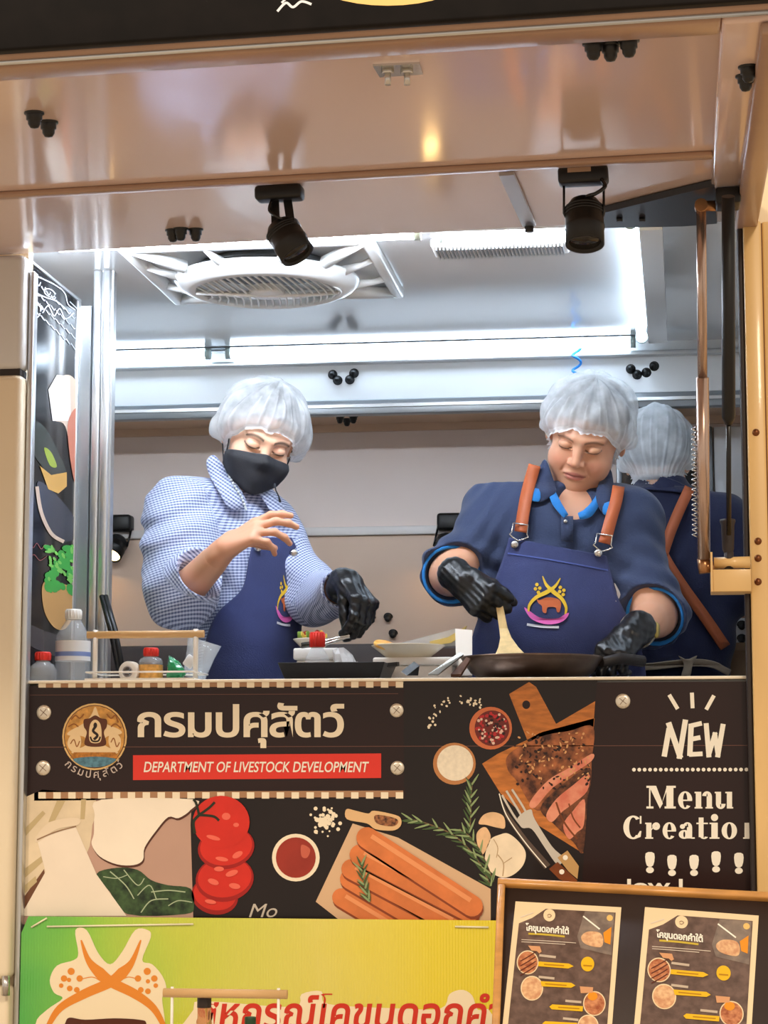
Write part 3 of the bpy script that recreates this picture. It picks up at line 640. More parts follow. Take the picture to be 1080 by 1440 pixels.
# rosemary
def sprig(pts, n, L, seed):
    random.seed(seed); P = np.array(spline(pts, 10, False)); T = np.gradient(P, axis=0); out = []
    for i in range(n):
        j = int(i / n * (len(P) - 1)); p = P[j]; t = T[j] / np.linalg.norm(T[j]); s = 1 if i % 2 else -1
        a = math.radians(random.uniform(18, 42)) * s; d = np.array([t[0] * math.cos(a) - t[1] * math.sin(a), t[0] * math.sin(a) + t[1] * math.cos(a)])
        l = L * random.uniform(0.7, 1.1); q = p + d * l
        out.append(stroke([tuple(p), tuple((p + q) / 2), tuple(q)], 2.4, 3, True, [2.2, 2.8, 0.6]))
    return out
for k, (pp, n, L) in enumerate((([(690, 1246), (672, 1210), (640, 1176), (600, 1158), (574, 1152)], 46, 20), ([(694, 1240), (680, 1206), (664, 1180), (646, 1166)], 30, 20), ([(660, 1172), (662, 1144), (662, 1124), (664, 1100)], 26, 19))):
    lv = sprig(pp, n, L, 20 + k)
    VP.polys('rosemary', lv[::2] + lv[1::3], rosem, 6); VP.polys('rosemary_light', lv[1::3], rosel, 7)
    VP.poly('rosemary_stem', stroke(pp, 2), pm('stem', (110, 90, 60)), 5)
# sausages on a board
VP.poly('sausage_board', [(444, 1268), (496, 1158), (560, 1178), (690, 1250), (690, 1296), (480, 1296)], pm('pale_board', (214, 178, 140)), 3)
saus = pm('sausage', (214, 122, 66), var=0.10, vscale=25); saus_l = pm('sausage_light', (232, 152, 98))
def sausage(a, b, w, lay):
    a, b = np.array(a, float), np.array(b, float); d = (b - a) / np.linalg.norm(b - a); nn = np.array([-d[1], d[0]])
    pts = [tuple(a + (-d * math.sin(t) + nn * math.cos(t)) * w / 2) for t in np.linspace(0, math.pi, 9)] + [tuple(b + (d * math.sin(t) - nn * math.cos(t)) * w / 2) for t in np.linspace(0, math.pi, 9)]
    VP.poly('sausage_shadow', [(x + 1, y + 4) for x, y in pts], pm('sausage_edge', (140, 66, 34)), lay); VP.poly('sausage', pts, saus, lay + 1)
    VP.poly('sausage_shine', stroke([tuple(a + nn * -w * 0.18 + d * 4), tuple(b - nn * w * 0.18 - d * 6)], w * 0.22, sm=False), saus_l, lay + 2)
sausage((480, 1262), (560, 1310), 26, 4); sausage((492, 1236), (600, 1300), 28, 6); sausage((494, 1222), (640, 1300), 28, 8); sausage((506, 1202), (660, 1282), 29, 10); sausage((516, 1178), (664, 1274), 30, 12)
lv = sprig([(520, 1268), (512, 1244), (508, 1214)], 22, 17, 40); VP.polys('rosemary', lv, rosem, 16); VP.polys('rosemary_light', lv[::3], rosel, 17)
# scoop
VP.poly('scoop', spline([(487, 1138), (500, 1140), (518, 1144), (526, 1140), (556, 1146), (564, 1152), (563, 1162), (552, 1168), (528, 1166), (516, 1158), (488, 1152)], 4), pm('scoop_wood', (222, 182, 132)), 14)
VP.poly('scoop_fill', spline([(528, 1146), (554, 1150), (560, 1156), (552, 1162), (530, 1158)], 4), pm('scoop_fill', (60, 34, 24), col2=(170, 110, 70), vscale=160), 15)
# sauce bowl, salt pile
VP.poly('sauce_bowl', ell(416, 1206, 33.5, 33.5), I_cream, 3); VP.poly('sauce', ell(416, 1206, 28, 28.5), pm('sauce', (150, 48, 34), var=0.1, vscale=20), 4)
VP.poly('sauce_shine', spline([(424, 1188), (436, 1194), (432, 1206), (424, 1204)]), pm('sauce_light', (196, 96, 74)), 5)
random.seed(8)
VP.polys('salt_pile', [ell(random.gauss(458, 8), random.gauss(1153, 9), random.uniform(1.2, 3.4), None, 0, 7) for _ in range(70)], I_cream, 3)
# tomatoes
tom = pm('tomato', (206, 44, 30), var=0.06, vscale=20); tom_l = pm('tomato_light', (232, 104, 84)); tom_d = pm('tomato_dark', (158, 26, 20))
VP.poly('tomato_slice', ell(302, 1260, 33, 26, 12), tom_d, 4); VP.poly('tomato_slice_flesh', ell(302, 1258, 30, 22, 12), tom, 5)
VP.poly('tomato_slice', ell(316, 1236, 41, 32, -8), tom_d, 6); VP.poly('tomato_slice_flesh', ell(316, 1234, 38, 28, -8), tom, 7)
VP.poly('tomato_slice', ell(318, 1192, 40, 30, -10), tom_d, 8); VP.poly('tomato_slice_flesh', ell(318, 1190, 37, 27, -10), tom, 9)
VP.polys('tomato_seeds', [ell(300, 1240, 8, 4, 20), ell(326, 1228, 9, 4, -20), ell(330, 1246, 8, 4, 10), ell(308, 1222, 7, 3.5, 0), ell(334, 1202, 8, 4, -30), ell(312, 1208, 9, 3, 10), ell(296, 1268, 8, 3, 10)], tom_l, 10)
VP.poly('tomato_whole', ell(311, 1156, 40, 37), tom, 11)
VP.polys('tomato_shine', [ell(318, 1148, 6, 5), ell(332, 1160, 4, 3), ell(300, 1178, 10, 3, 15)], tom_l, 12)
VP.polys('tomato_calyx', [stroke([(280, 1146), (294, 1136), (302, 1128)], 3.5), stroke([(280, 1146), (300, 1148), (308, 1154)], 3.5), stroke([(280, 1146), (276, 1130), (272, 1124)], 3.5), stroke([(280, 1146), (272, 1156), (274, 1172)], 4)], pm('calyx', (36, 42, 24)), 13)
# left: linen, paper roll, bread, kale on a pink board
VP.poly('pink_board', [(29, 1124), (270, 1122), (268, 1160), (272, 1300), (29, 1300)], pm('pinkish_board', (188, 152, 134), var=0.05, vscale=6), 2)
VP.poly('linen', spline([(29, 1124), (132, 1122), (130, 1160), (122, 1200), (96, 1196), (60, 1240), (29, 1282)], 3), pm('linen', (226, 208, 176), var=0.10, vscale=14), 3)
VP.polys('linen_check', [[(80, 1126), (92, 1126), (76, 1156), (68, 1156)], [(114, 1124), (121, 1124), (119, 1152), (113, 1152)], [(29, 1226), (58, 1204), (60, 1212), (29, 1240)], [(29, 1250), (50, 1232), (52, 1240), (29, 1262)], [(30, 1170), (60, 1140), (64, 1144), (34, 1178)]], pm('linen_line', (196, 176, 132)), 4)
VP.poly('linen_gap', [(29, 1268), (62, 1222), (64, 1236), (29, 1290)], pm('linen_dark', (112, 72, 48)), 4)
VP.poly('paper_cone', [(52, 1180), (106, 1162), (136, 1230), (178, 1288), (29, 1288), (64, 1226)], pm('paper_white', (240, 226, 206), var=0.04, vscale=8), 5)
VP.poly('paper_roll', spline([(50, 1178), (70, 1156), (108, 1150), (110, 1160), (80, 1166), (54, 1184)], 4), pm('paper_fold', (232, 214, 186)), 6)
VP.poly('paper_crease', stroke([(52, 1181), (78, 1170), (107, 1162)], 1.8), pm('crease', (150, 118, 88)), 7)
def c5(p): return [(20 + x / 4.154, 1110 + y / 4.154) for x, y in p]
bread = c5([(510, 60), (1045, 58), (1030, 120), (960, 168), (900, 162), (830, 240), (762, 340), (752, 412), (700, 442), (600, 438), (500, 392), (452, 320), (465, 260), (470, 150)])
VP.poly('bread_edge', [(x + 1.2, y + 3) for x, y in spline(bread, 4)], pm('bread_edge', (84, 46, 32)), 4); VP.poly('bread', spline(bread, 4), pm('bread', (242, 230, 210), var=0.03, vscale=10), 5)
VP.poly('kale', spline(c5([(480, 495), (600, 458), (720, 470), (800, 530), (900, 560), (1030, 580), (1050, 680), (1000, 728), (660, 728), (560, 600)]), 4), pm('kale', (30, 44, 28), col2=(66, 92, 54), vscale=60, detail=6), 4)
VP.polys('kale_veins', [stroke(c5([(560, 480), (650, 560), (700, 640)]), 1.6), stroke(c5([(640, 470), (720, 560), (760, 520)]), 1.4), stroke(c5([(800, 600), (900, 590), (1000, 600)]), 1.6), stroke(c5([(720, 620), (790, 560), (830, 640)]), 1.4), stroke(c5([(740, 720), (800, 650), (900, 640)]), 1.6), stroke(c5([(520, 510), (600, 520), (660, 500)]), 1.2), stroke(c5([(900, 680), (960, 650), (1040, 660)]), 1.4)], pm('kale_vein', (170, 186, 150)), 5)
# NEW with rays
VP.polys('ray_marks', [stroke([(941, 977), (953, 997)], 5.5, sm=False), stroke([(973, 974), (974, 996)], 5.5, sm=False), stroke([(1004, 978), (993, 998)], 5.5, sm=False)], I_white, 4)
bl = lambda pts, w: stroke(pts, w, 6, False)
VP.polys('new_lettering', [bl([(934, 1064), (941, 1024)], 7.5), bl([(940, 1016), (957, 1066)], 8), bl([(955, 1067), (964, 1012)], 7.5),
    bl([(972, 1018), (970, 1063)], 7.5), bl([(970, 1021), (987, 1017)], 6.5), bl([(970, 1040), (985, 1037)], 6.5), bl([(969, 1061), (988, 1060)], 6.5),
    bl([(993, 1017), (997, 1065)], 7), bl([(996, 1064), (1006, 1030)], 6.5), bl([(1005, 1030), (1010, 1064)], 6.5), bl([(1009, 1065), (1017, 1018)], 7)], I_white, 4, True)
VP.polys('dotted_rule', [ell(891.5 + 7.53 * i, 1082.4 - 0.01 * i, 2.7, None, 0, 10) for i in range(23)], I_white, 4)
# fat-face lettering, drawn glyph by glyph: unit = x-height
def glyphs(txt, x, base, xh, adv, cap):
    out = []
    def rect(a, b, c, d): out.append([(a, b), (c, b), (c, d), (a, d)])
    def ring(cx, cy, rx, ry, ix, iy, a0=0, a1=360, n=28):
        A = [(cx + rx * math.cos(math.radians(a)), cy - ry * math.sin(math.radians(a))) for a in np.linspace(a0, a1, n)]
        B = [(cx + ix * math.cos(math.radians(a)), cy - iy * math.sin(math.radians(a))) for a in np.linspace(a0, a1, n)]
        for i in range(n - 1): out.append([A[i], A[i + 1], B[i + 1], B[i]])
    t = xh * 0.09
    for ch in txt:
        w = adv[ch] * xh; s = xh * 0.36
        T = base - xh; C = base - cap
        if ch == 'M':
            rect(x, C, x + w * .2, C + t * 1.4); rect(x + w * .8, C, x + w, C + t * 1.4); rect(x, base - t * 1.4, x + w * .24, base); rect(x + w * .62, base - t * 1.4, x + w, base)
            rect(x + w * .09, C, x + w * .14, base); rect(x + w * .68, C, x + w * .92, base)
            out.append([(x + w * .08, C), (x + w * .33, C), (x + w * .56, base - cap * .22), (x + w * .46, base)]); out.append([(x + w * .46, base), (x + w * .53, base - cap * .25), (x + w * .70, C), (x + w * .76, C)])
        elif ch == 'C':
            ring(x + w * .5, base - cap / 2, w * .48, cap * .52, w * .2, cap * .44, 48, 312); rect(x + w * .82, C, x + w * .9, C + cap * .34); out.append([(x + w * .9, base - cap * .34), (x + w * .82, base - cap * .34), (x + w * .6, base), (x + w * .86, base - cap * .08)])
        elif ch in 'o': ring(x + w * .5, base - xh / 2, w * .47, xh * .53, w * .15, xh * .44)
        elif ch == 'e':
            ring(x + w * .5, base - xh / 2, w * .46, xh * .53, w * .14, xh * .44, 0, 318); rect(x + w * .2, base - xh * .53, x + w * .95, base - xh * .45)
        elif ch in 'nu':
            if ch == 'n':
                rect(x, T, x + s * .4, T + t); rect(x + s * .2, T, x + s * 1.1, base); rect(x, base - t, x + s * 1.3, base); rect(x + w - s * 1.25, base - t, x + w, base)
                rect(x + w - s * 1.05, base - xh * .72, x + w - s * .18, base); ring(x + w - s * 1.0, base - xh * .70, s * .82, xh * .33, s * .1, xh * .2, 0, 170, 12)
            else:
                rect(x, T, x + s * .5, T + t); rect(x + s * .2, T, x + s * 1.05, base - xh * .25); rect(x + w - s * 1.3, T, x + w - s * .9, T + t); rect(x + w - s * 1.05, T, x + w - s * .18, base); rect(x + w - s * .3, base - t, x + w, base)
                ring(x + s * 1.0, base - xh * .28, s * .8, xh * .31, s * .1, xh * .2, 185, 360, 12)
        elif ch == 'r':
            rect(x, T, x + s * .4, T + t); rect(x + s * .2, T, x + s * 1.1, base); rect(x, base - t, x + s * 1.4, base); ring(x + w * .72, base - xh * .78, w * .26, xh * .24, w * .02, xh * .02, 0, 360, 16); out.append([(x + s * 1.05, base - xh * .6), (x + s * 1.05, base - xh * .5), (x + w * .75, T + t), (x + w * .75, T)])
        elif ch == 'a':
            rect(x + w * .52, base - xh * .72, x + w * .84, base - t * .2); ring(x + w * .55, base - xh * .72, w * .29, xh * .31, w * .05, xh * .22, 0, 160, 12); ring(x + w * .25, base - xh * .76, w * .16, xh * .15, 0.1, 0.1, 0, 360, 14)
            ring(x + w * .36, base - xh * .27, w * .34, xh * .28, w * .06, xh * .18); rect(x + w * .78, base - t, x + w, base)
        elif ch == 't':
            rect(x, T, x + w, T + t); rect(x + w * .2, base - xh * 1.32, x + w * .62, base - xh * .1); ring(x + w * .66, base - xh * .18, w * .36, xh * .2, w * .06, xh * .12, 180, 340, 10)
        elif ch == 'i':
            rect(x, T, x + w * .3, T + t); rect(x + w * .18, T, x + w * .82, base); rect(x, base - t, x + w, base); ring(x + w * .5, base - xh * 1.32, w * .36, w * .36, 0.1, 0.1)
        x += w + xh * 0.10
    return out
ADV = dict(M=1.75, e=.92, n=1.1, u=1.1, C=1.28, r=.95, a=1.02, t=.72, i=.62, o=1.02)
VP.polys('menu_lettering', glyphs('Menu', 909, 1137, 23.6, ADV, 32), I_white, 4, True)
VP.polys('creation_lettering', glyphs('Creatio', 876, 1179.5, 22.6, ADV, 32) + [[(1047, 1157), (1055, 1157), (1055, 1179), (1047, 1179)], [(1045, 1177.5), (1058, 1177.5), (1058, 1179.5), (1045, 1179.5)]], I_white, 4, True)
VP.polys('exclamation_marks', [q for x, y in ((914, 1200), (945, 1204), (976, 1204), (1007, 1199), (1039, 1201)) for q in (spline([(x - 6, y), (x + 6, y), (x + 4.5, y + 17), (x - 4.5, y + 17)], 3), ell(x, y + 23.5, 5.5, 4.4))], I_white, 4)
VP.text('small_lettering', 'low l', (882, 1236, 960, 1254), I_white, 4, bold=0.02)
VP.text('chalk_lettering', 'Mo', (350, 1271, 390, 1290), pm('chalk', (196, 186, 172)), 4, shear=0.3)

# ================================================================== green corrugated board
gb = thing('green_sign_board', at(360, 1430, -0.03), 'green and yellow corrugated plastic sign tied to the trailer front', 'sign')
m_gb = bpy.data.materials.new('green_corrugated_print'); m_gb.use_nodes = True
nt = m_gb.node_tree; b = nt.nodes['Principled BSDF']; b.inputs['Roughness'].default_value = 0.22; b.inputs['Coat Weight'].default_value = 0.5; b.inputs['Coat Roughness'].default_value = 0.12
tc = nt.nodes.new('ShaderNodeTexCoord'); sx_ = nt.nodes.new('ShaderNodeSeparateXYZ'); nt.links.new(tc.outputs['Object'], sx_.inputs[0])
mr = nt.nodes.new('ShaderNodeMapRange'); xg0, xg1 = at(30, 1350, -0.03).x, at(690, 1350, -0.03).x
mr.inputs[1].default_value = xg0; mr.inputs[2].default_value = xg1; nt.links.new(sx_.outputs[0], mr.inputs[0])
nz = nt.nodes.new('ShaderNodeTexNoise'); nz.inputs['Scale'].default_value = 4.0; nt.links.new(tc.outputs['Object'], nz.inputs['Vector'])
ad = nt.nodes.new('ShaderNodeMath'); ad.operation = 'MULTIPLY_ADD'; ad.inputs[1].default_value = 0.22; nt.links.new(nz.outputs['Fac'], ad.inputs[0]); nt.links.new(mr.outputs[0], ad.inputs[2])
rp = nt.nodes.new('ShaderNodeValToRGB'); nt.links.new(ad.outputs[0], rp.inputs[0])
for i, (p, c) in enumerate(((0.09, (70, 172, 76)), (0.26, (132, 198, 60)), (0.46, (198, 206, 66)), (0.75, (222, 210, 96)), (1.0, (232, 212, 52)))):
    e = rp.color_ramp.elements[i] if i < 2 else rp.color_ramp.elements.new(p)
    e.position = p; e.color = rgb(*c)
nt.links.new(rp.outputs[0], b.inputs['Base Color'])
wv = nt.nodes.new('ShaderNodeTexWave'); wv.bands_direction = 'X'; wv.inputs['Scale'].default_value = 55; wv.inputs['Distortion'].default_value = 0.4
nt.links.new(tc.outputs['Object'], wv.inputs['Vector']); bp = nt.nodes.new('ShaderNodeBump'); bp.inputs['Strength'].default_value = 0.35; bp.inputs['Distance'].default_value = 0.002
nt.links.new(wv.outputs['Fac'], bp.inputs['Height']); nt.links.new(bp.outputs[0], b.inputs['Normal'])
YG = -0.034
pl = [at(40, 1288.5, YG), at(686, 1288, YG)]
gx0, gx1 = pl[0].x, at(700, 1350, YG).x; gz = pl[0].z
MB().prism([(gx0, YG, gz), (gx1, YG, gz), (gx1, YG, gz - 0.42), (at(27, 1440, YG).x, YG, gz - 0.42), (at(30, 1312, YG).x, YG, at(30, 1312, YG).z)], (0, 0.005, 0)).build('board', m_gb, gb)
GP = Sheet((0, YG - 0.0003, 0), (0, -1, 0), gb)
halo = pm('halo', (240, 224, 190)); orange = pm('orange', (226, 138, 46)); brownc = pm('cow_brown', (84, 40, 26))
GP.polys('emblem_halo', [spline([(106, 1308), (122, 1308), (138, 1340), (155, 1356), (172, 1338), (190, 1308), (208, 1308), (212, 1318), (200, 1350), (214, 1356), (228, 1372), (234, 1390), (228, 1404), (232, 1440), (228, 1480), (60, 1480), (50, 1440), (66, 1420), (88, 1404), (76, 1396), (70, 1378), (80, 1358), (104, 1350), (110, 1340)], 4)], halo, 1)
GP.polys('emblem_horns', [stroke([(114, 1322), (124, 1350), (140, 1368), (158, 1382), (190, 1398), (216, 1418), (232, 1446)], 12, 6, True, [2, 8, 16, 14, 13, 10, 6]), stroke([(198, 1322), (186, 1352), (172, 1368), (154, 1382), (118, 1398), (84, 1418), (66, 1446)], 12, 6, True, [2, 8, 16, 14, 13, 10, 6])], orange, 2)
GP.polys('emblem_flowers', [ell(x, y, r) for x, y, r in ((90, 1376, 4.5), (100, 1366, 5), (112, 1376, 4.5), (98, 1390, 4), (108, 1392, 4), (86, 1386, 3.2), (97, 1378, 3), (194, 1376, 4.5), (207, 1366, 5), (217, 1376, 4.5), (198, 1392, 4), (208, 1394, 4), (219, 1386, 3.2), (208, 1380, 3))] + [stroke([(114, 1377), (130, 1374), (142, 1380)], 1.2), stroke([(168, 1380), (180, 1374), (194, 1377)], 1.2)], orange, 2)
GP.polys('emblem_cow', [spline([(92, 1438), (98, 1431), (120, 1434), (160, 1432), (196, 1434), (206, 1440), (204, 1470), (96, 1470), (90, 1450)], 4)], brownc, 3)
txt = 'สหกรณ์โคขุนดอกคำใต้'
GP.poly('lettering_halo', spline([(272, 1420), (290, 1408), (410, 1416), (424, 1398), (452, 1394), (462, 1412), (560, 1418), (620, 1418), (632, 1398), (650, 1392), (664, 1400), (672, 1420), (690, 1424), (690, 1490), (272, 1490)], 4), halo, 1)
GP.text('red_lettering', txt, (276, 1394, 760, 1462), pm('letter_red', (204, 52, 34)), 2, bold=0.02, shear=0.15)
for a_, b_ in (((44, 1304), (66, 1291)), ((66, 1303), (272, 1299.5)), ((640, 1303), (687, 1304))):
    MB().tube([at(*a_, YG - 0.003), at(*b_, YG - 0.003)], 0.0018, 6).build('cable_tie', mat('cable_tie', (240, 236, 200), 0.3), gb)

# ================================================================== folding table below the frame (carries caddy and menu board)
TZ = 0.78
tb = thing('folding_table', (-0.35, -0.62, 0), 'folding table with pale top in front of the trailer', 'table')
boxo('tabletop', (-1.25, -0.85, TZ - 0.03), (0.45, -0.30, TZ), mat('pale_table', (206, 196, 180), 0.4), tb, 0.004)
for lx in (-1.18, 0.38):
    for ly in (-0.80, -0.35):
        MB().tube([(lx, ly, TZ - 0.03), (lx, ly, 0.0)], 0.014, 10).build('leg', m_steel, tb)

# ------------------------------------------------------------------ menu board
# plane through three photographed corners, leaning back
mb_tilt = math.radians(38)
mc = at(700, 1240, -0.44)
MN = Vector((0.10, -math.cos(mb_tilt), math.sin(mb_tilt))).normalized()
mbd = thing('menu_board', (at(900, 1440, -0.44).x, -0.46, TZ), 'wood-framed blackboard with two printed menus leaning in front', 'menu board')
def mpt(px, py, off=0.0): return at_plane(px, py, mc + MN * off, MN)
m_frame = mat('honey_wood', (196, 140, 72), 0.4, var=0.12, vscale=20, stretch=(1, 1, 4), coat=0.2)
TL, TR, BLc = mpt(700, 1236), mpt(1096, 1257), mpt(672, 1440)
ex = (TR - TL).normalized(); ez = (TL - BLc); ez = (ez - ex * ez.dot(ex)).normalized(); nn = ex.cross(ez)
Wm = (TR - TL).length + 0.03; Hm = (TL.z - TZ) / ez.z - 0.002
shear_x = (TL - BLc).normalized().dot(ex)
O = TL - ez * Hm
RM = Matrix((ex, -nn, ez)).transposed()          # local x, local y = away from viewer, z up
if nn.dot(MN) < 0: pass
def mbox(nm, lo, hi, m, bev=0.002): return MB().bevbox(lo, hi, bev, 1, RM, O).build(nm, m, mbd)
mbox('blackboard', (0.01, 0.006, 0.01), (Wm - 0.01, 0.012, Hm - 0.01), mat('blackboard_face', (44, 30, 24), 0.55, var=0.15, vscale=6))
fw = 0.013
mbox('frame_rail', (0, -0.006, Hm - fw), (Wm, 0.014, Hm), m_frame); mbox('frame_rail', (0, -0.006, 0), (Wm, 0.014, fw), m_frame)
mbox('frame_stile', (0, -0.006, fw), (fw, 0.014, Hm - fw), m_frame); mbox('frame_stile', (Wm - fw, -0.006, fw), (Wm, 0.014, Hm - fw), m_frame)
MB().tube([O + ex * Wm * 0.5 + ez * Hm * 0.7 - nn * 0.014, Vector((O.x + Wm * .5, -0.34, TZ + 0.006))], 0.006, 8).build('prop_leg', m_frame, mbd)
Pb = Sheet(O - nn * 0.0058, nn, mbd)
paper = pm('menu_paper', (232, 208, 168), rough=0.4); mslate = pm('menu_slate', (84, 66, 58), col2=(112, 90, 80), vscale=60, detail=8)
yel = pm('menu_yellow', (226, 178, 30)); food = pm('menu_food', (150, 78, 48), col2=(206, 140, 96), vscale=110); food2 = pm('menu_food_pale', (196, 140, 100), col2=(226, 186, 140), vscale=110); org = pm('menu_orange', (226, 142, 34))
def menu(mapf, tagname):
    M_ = lambda pts: [mapf(x, y) for x, y in pts]
    # coordinates measured on the left poster crop (6x, origin 700,1250)
    c6 = lambda pts: M_([(700 + x / 6, 1250 + y / 6) for x, y in pts])
    Pb.poly('menu_sheet', c6([(150, 105), (1043, 155), (905, 1900), (-40, 1900)]), paper, 1)
    Pb.poly('menu_ground', c6([(178, 290), (290, 245), (405, 168), (995, 200), (870, 1860), (10, 1860)]), mslate, 2)
    Pb.poly('menu_badge', c6(ell(435, 222, 50, 52)), paper, 3)
    Pb.poly('menu_badge_mark', c6(stroke([(418, 224), (434, 214), (452, 226), (436, 240), (420, 234)], 7)), pm('menu_grey', (150, 124, 96)), 4)
    tl = lambda x, y, w=8: stroke([(x, y), (x + 1, y)], w)
    Pb.text('menu_title', 'โคขุนดอกคำใต้', (700 + 235 / 6, 1250 + 285 / 6, 700 + 600 / 6, 1250 + 372 / 6), I_white, 4, bold=0.03, warp=lambda px, py: mapfv(mapf, px, py + (px - 740) * 0.09), space=0.95)
    Pb.polys('menu_subtitle', [c6(stroke([(258, 378), (400, 385), (565, 402)], 16))], pm('menu_sub', (196, 170, 60)), 3)
    Pb.polys('menu_rules', [c6(stroke([(200, 428), (430, 440), (660, 456)], 5)), c6(stroke([(200, 446), (390, 456), (570, 468)], 5)), c6([(190, 235), (300, 196), (302, 204), (192, 243)])], pm('menu_rule', (220, 206, 186)), 3)
    Pb.poly('menu_photo', c6([(735, 190), (985, 205), (960, 560), (700, 500), (670, 400)]), pm('menu_photo', (110, 96, 88), col2=(140, 124, 110), vscale=50), 3)
    Pb.poly('menu_photo_meat', c6(spline([(705, 400), (760, 360), (860, 370), (890, 430), (870, 490), (780, 480), (720, 450)])), food2, 4)
    Pb.poly('menu_photo_box', c6([(890, 370), (960, 320), (950, 470), (900, 450)]), org, 4)
    Pb.poly('menu_photo_tongs', c6(stroke([(720, 230), (860, 340)], 12, sm=False)), I_white, 4)
    Pb.poly('menu_photo_badge', c6(ell(945, 245, 26)), pm('menu_badge2', (226, 186, 110)), 4)
    for (cx, cy, r, mm) in ((252, 620, 92, food), (288, 838, 95, food2), (815, 967, 95, food), (762, 1160, 90, food2), (250, 1300, 92, food2), (262, 1520, 92, food)):
        Pb.poly('menu_dish_rim', c6(ell(cx, cy, r, r * 1.1)), paper, 3); Pb.poly('menu_dish', c6(ell(cx, cy, r - 9, r * 1.1 - 9)), mm, 4)
    Pb.polys('menu_grill_marks', [c6(stroke([(190, 640 + k), (260, 600 + k), (320, 560 + k)], 9)) for k in (-30, 10, 50, 90)], pm('menu_grill', (92, 44, 30)), 5)
    Pb.poly('menu_dish_egg', c6(ell(800, 905, 42, 36)), org, 5)
    Pb.polys('menu_ribbon', [c6([(345, 612), (600, 630), (640, 652), (595, 672), (340, 652)]), c6([(360, 778), (620, 792), (655, 815), (620, 834), (370, 822)]), c6([(720, 990), (460, 974), (435, 994), (455, 1016), (715, 1034)]), c6([(670, 1130), (400, 1116), (375, 1136), (400, 1156), (668, 1172)])], yel, 5)
    Pb.polys('menu_ribbon_text', [c6(stroke([(390, 636), (560, 648)], 9, sm=False)), c6(stroke([(400, 800), (580, 814)], 9, sm=False)), c6(stroke([(510, 998), (690, 1010)], 9, sm=False))], pm('menu_ribbon_text', (176, 126, 20)), 6)
    Pb.polys('menu_item_names', [c6(stroke([(350, 560), (490, 576)], 20, sm=False)), c6(stroke([(345, 742), (478, 756)], 20, sm=False)), c6(stroke([(570, 944), (705, 956)], 20, sm=False)), c6(stroke([(550, 1092), (680, 1106)], 20, sm=False))], pm('menu_name', (190, 172, 150)), 4)
    Pb.polys('menu_flag', [c6([(255, 478), (355, 484), (370, 530), (350, 545), (330, 525), (285, 520)]), c6([(692, 822), (805, 830), (800, 876), (700, 880)])], pm('menu_flag', (206, 150, 106)), 5)
    Pb.poly('menu_price', c6(ell(758, 634, 56, 62)), yel, 4); Pb.poly('menu_price_text', c6(stroke([(722, 645), (795, 650)], 12, sm=False)), pm('menu_ribbon_text', (176, 126, 20)), 5)
def mapfv(f, px, py):
    q = [f(a, b) for a, b in zip(px, py)]
    return np.array([a for a, b in q]), np.array([b for a, b in q])
menu(lambda x, y: (x, y), 'left')
# the right poster: affine map of the left one  (728,1270)->(907,1276); (873,1276)->(1066,1288); (708,1440)->(892,1440)
A = np.array([[725, 1267.5, 1], [873.8, 1275.8, 1], [708, 1440, 1]]); B = np.array([[907, 1275.5], [1067, 1287.5], [892, 1452]])
AF = np.linalg.solve(A, B)
menu(lambda x, y: tuple(np.array([x, y, 1.0]) @ AF), 'right')
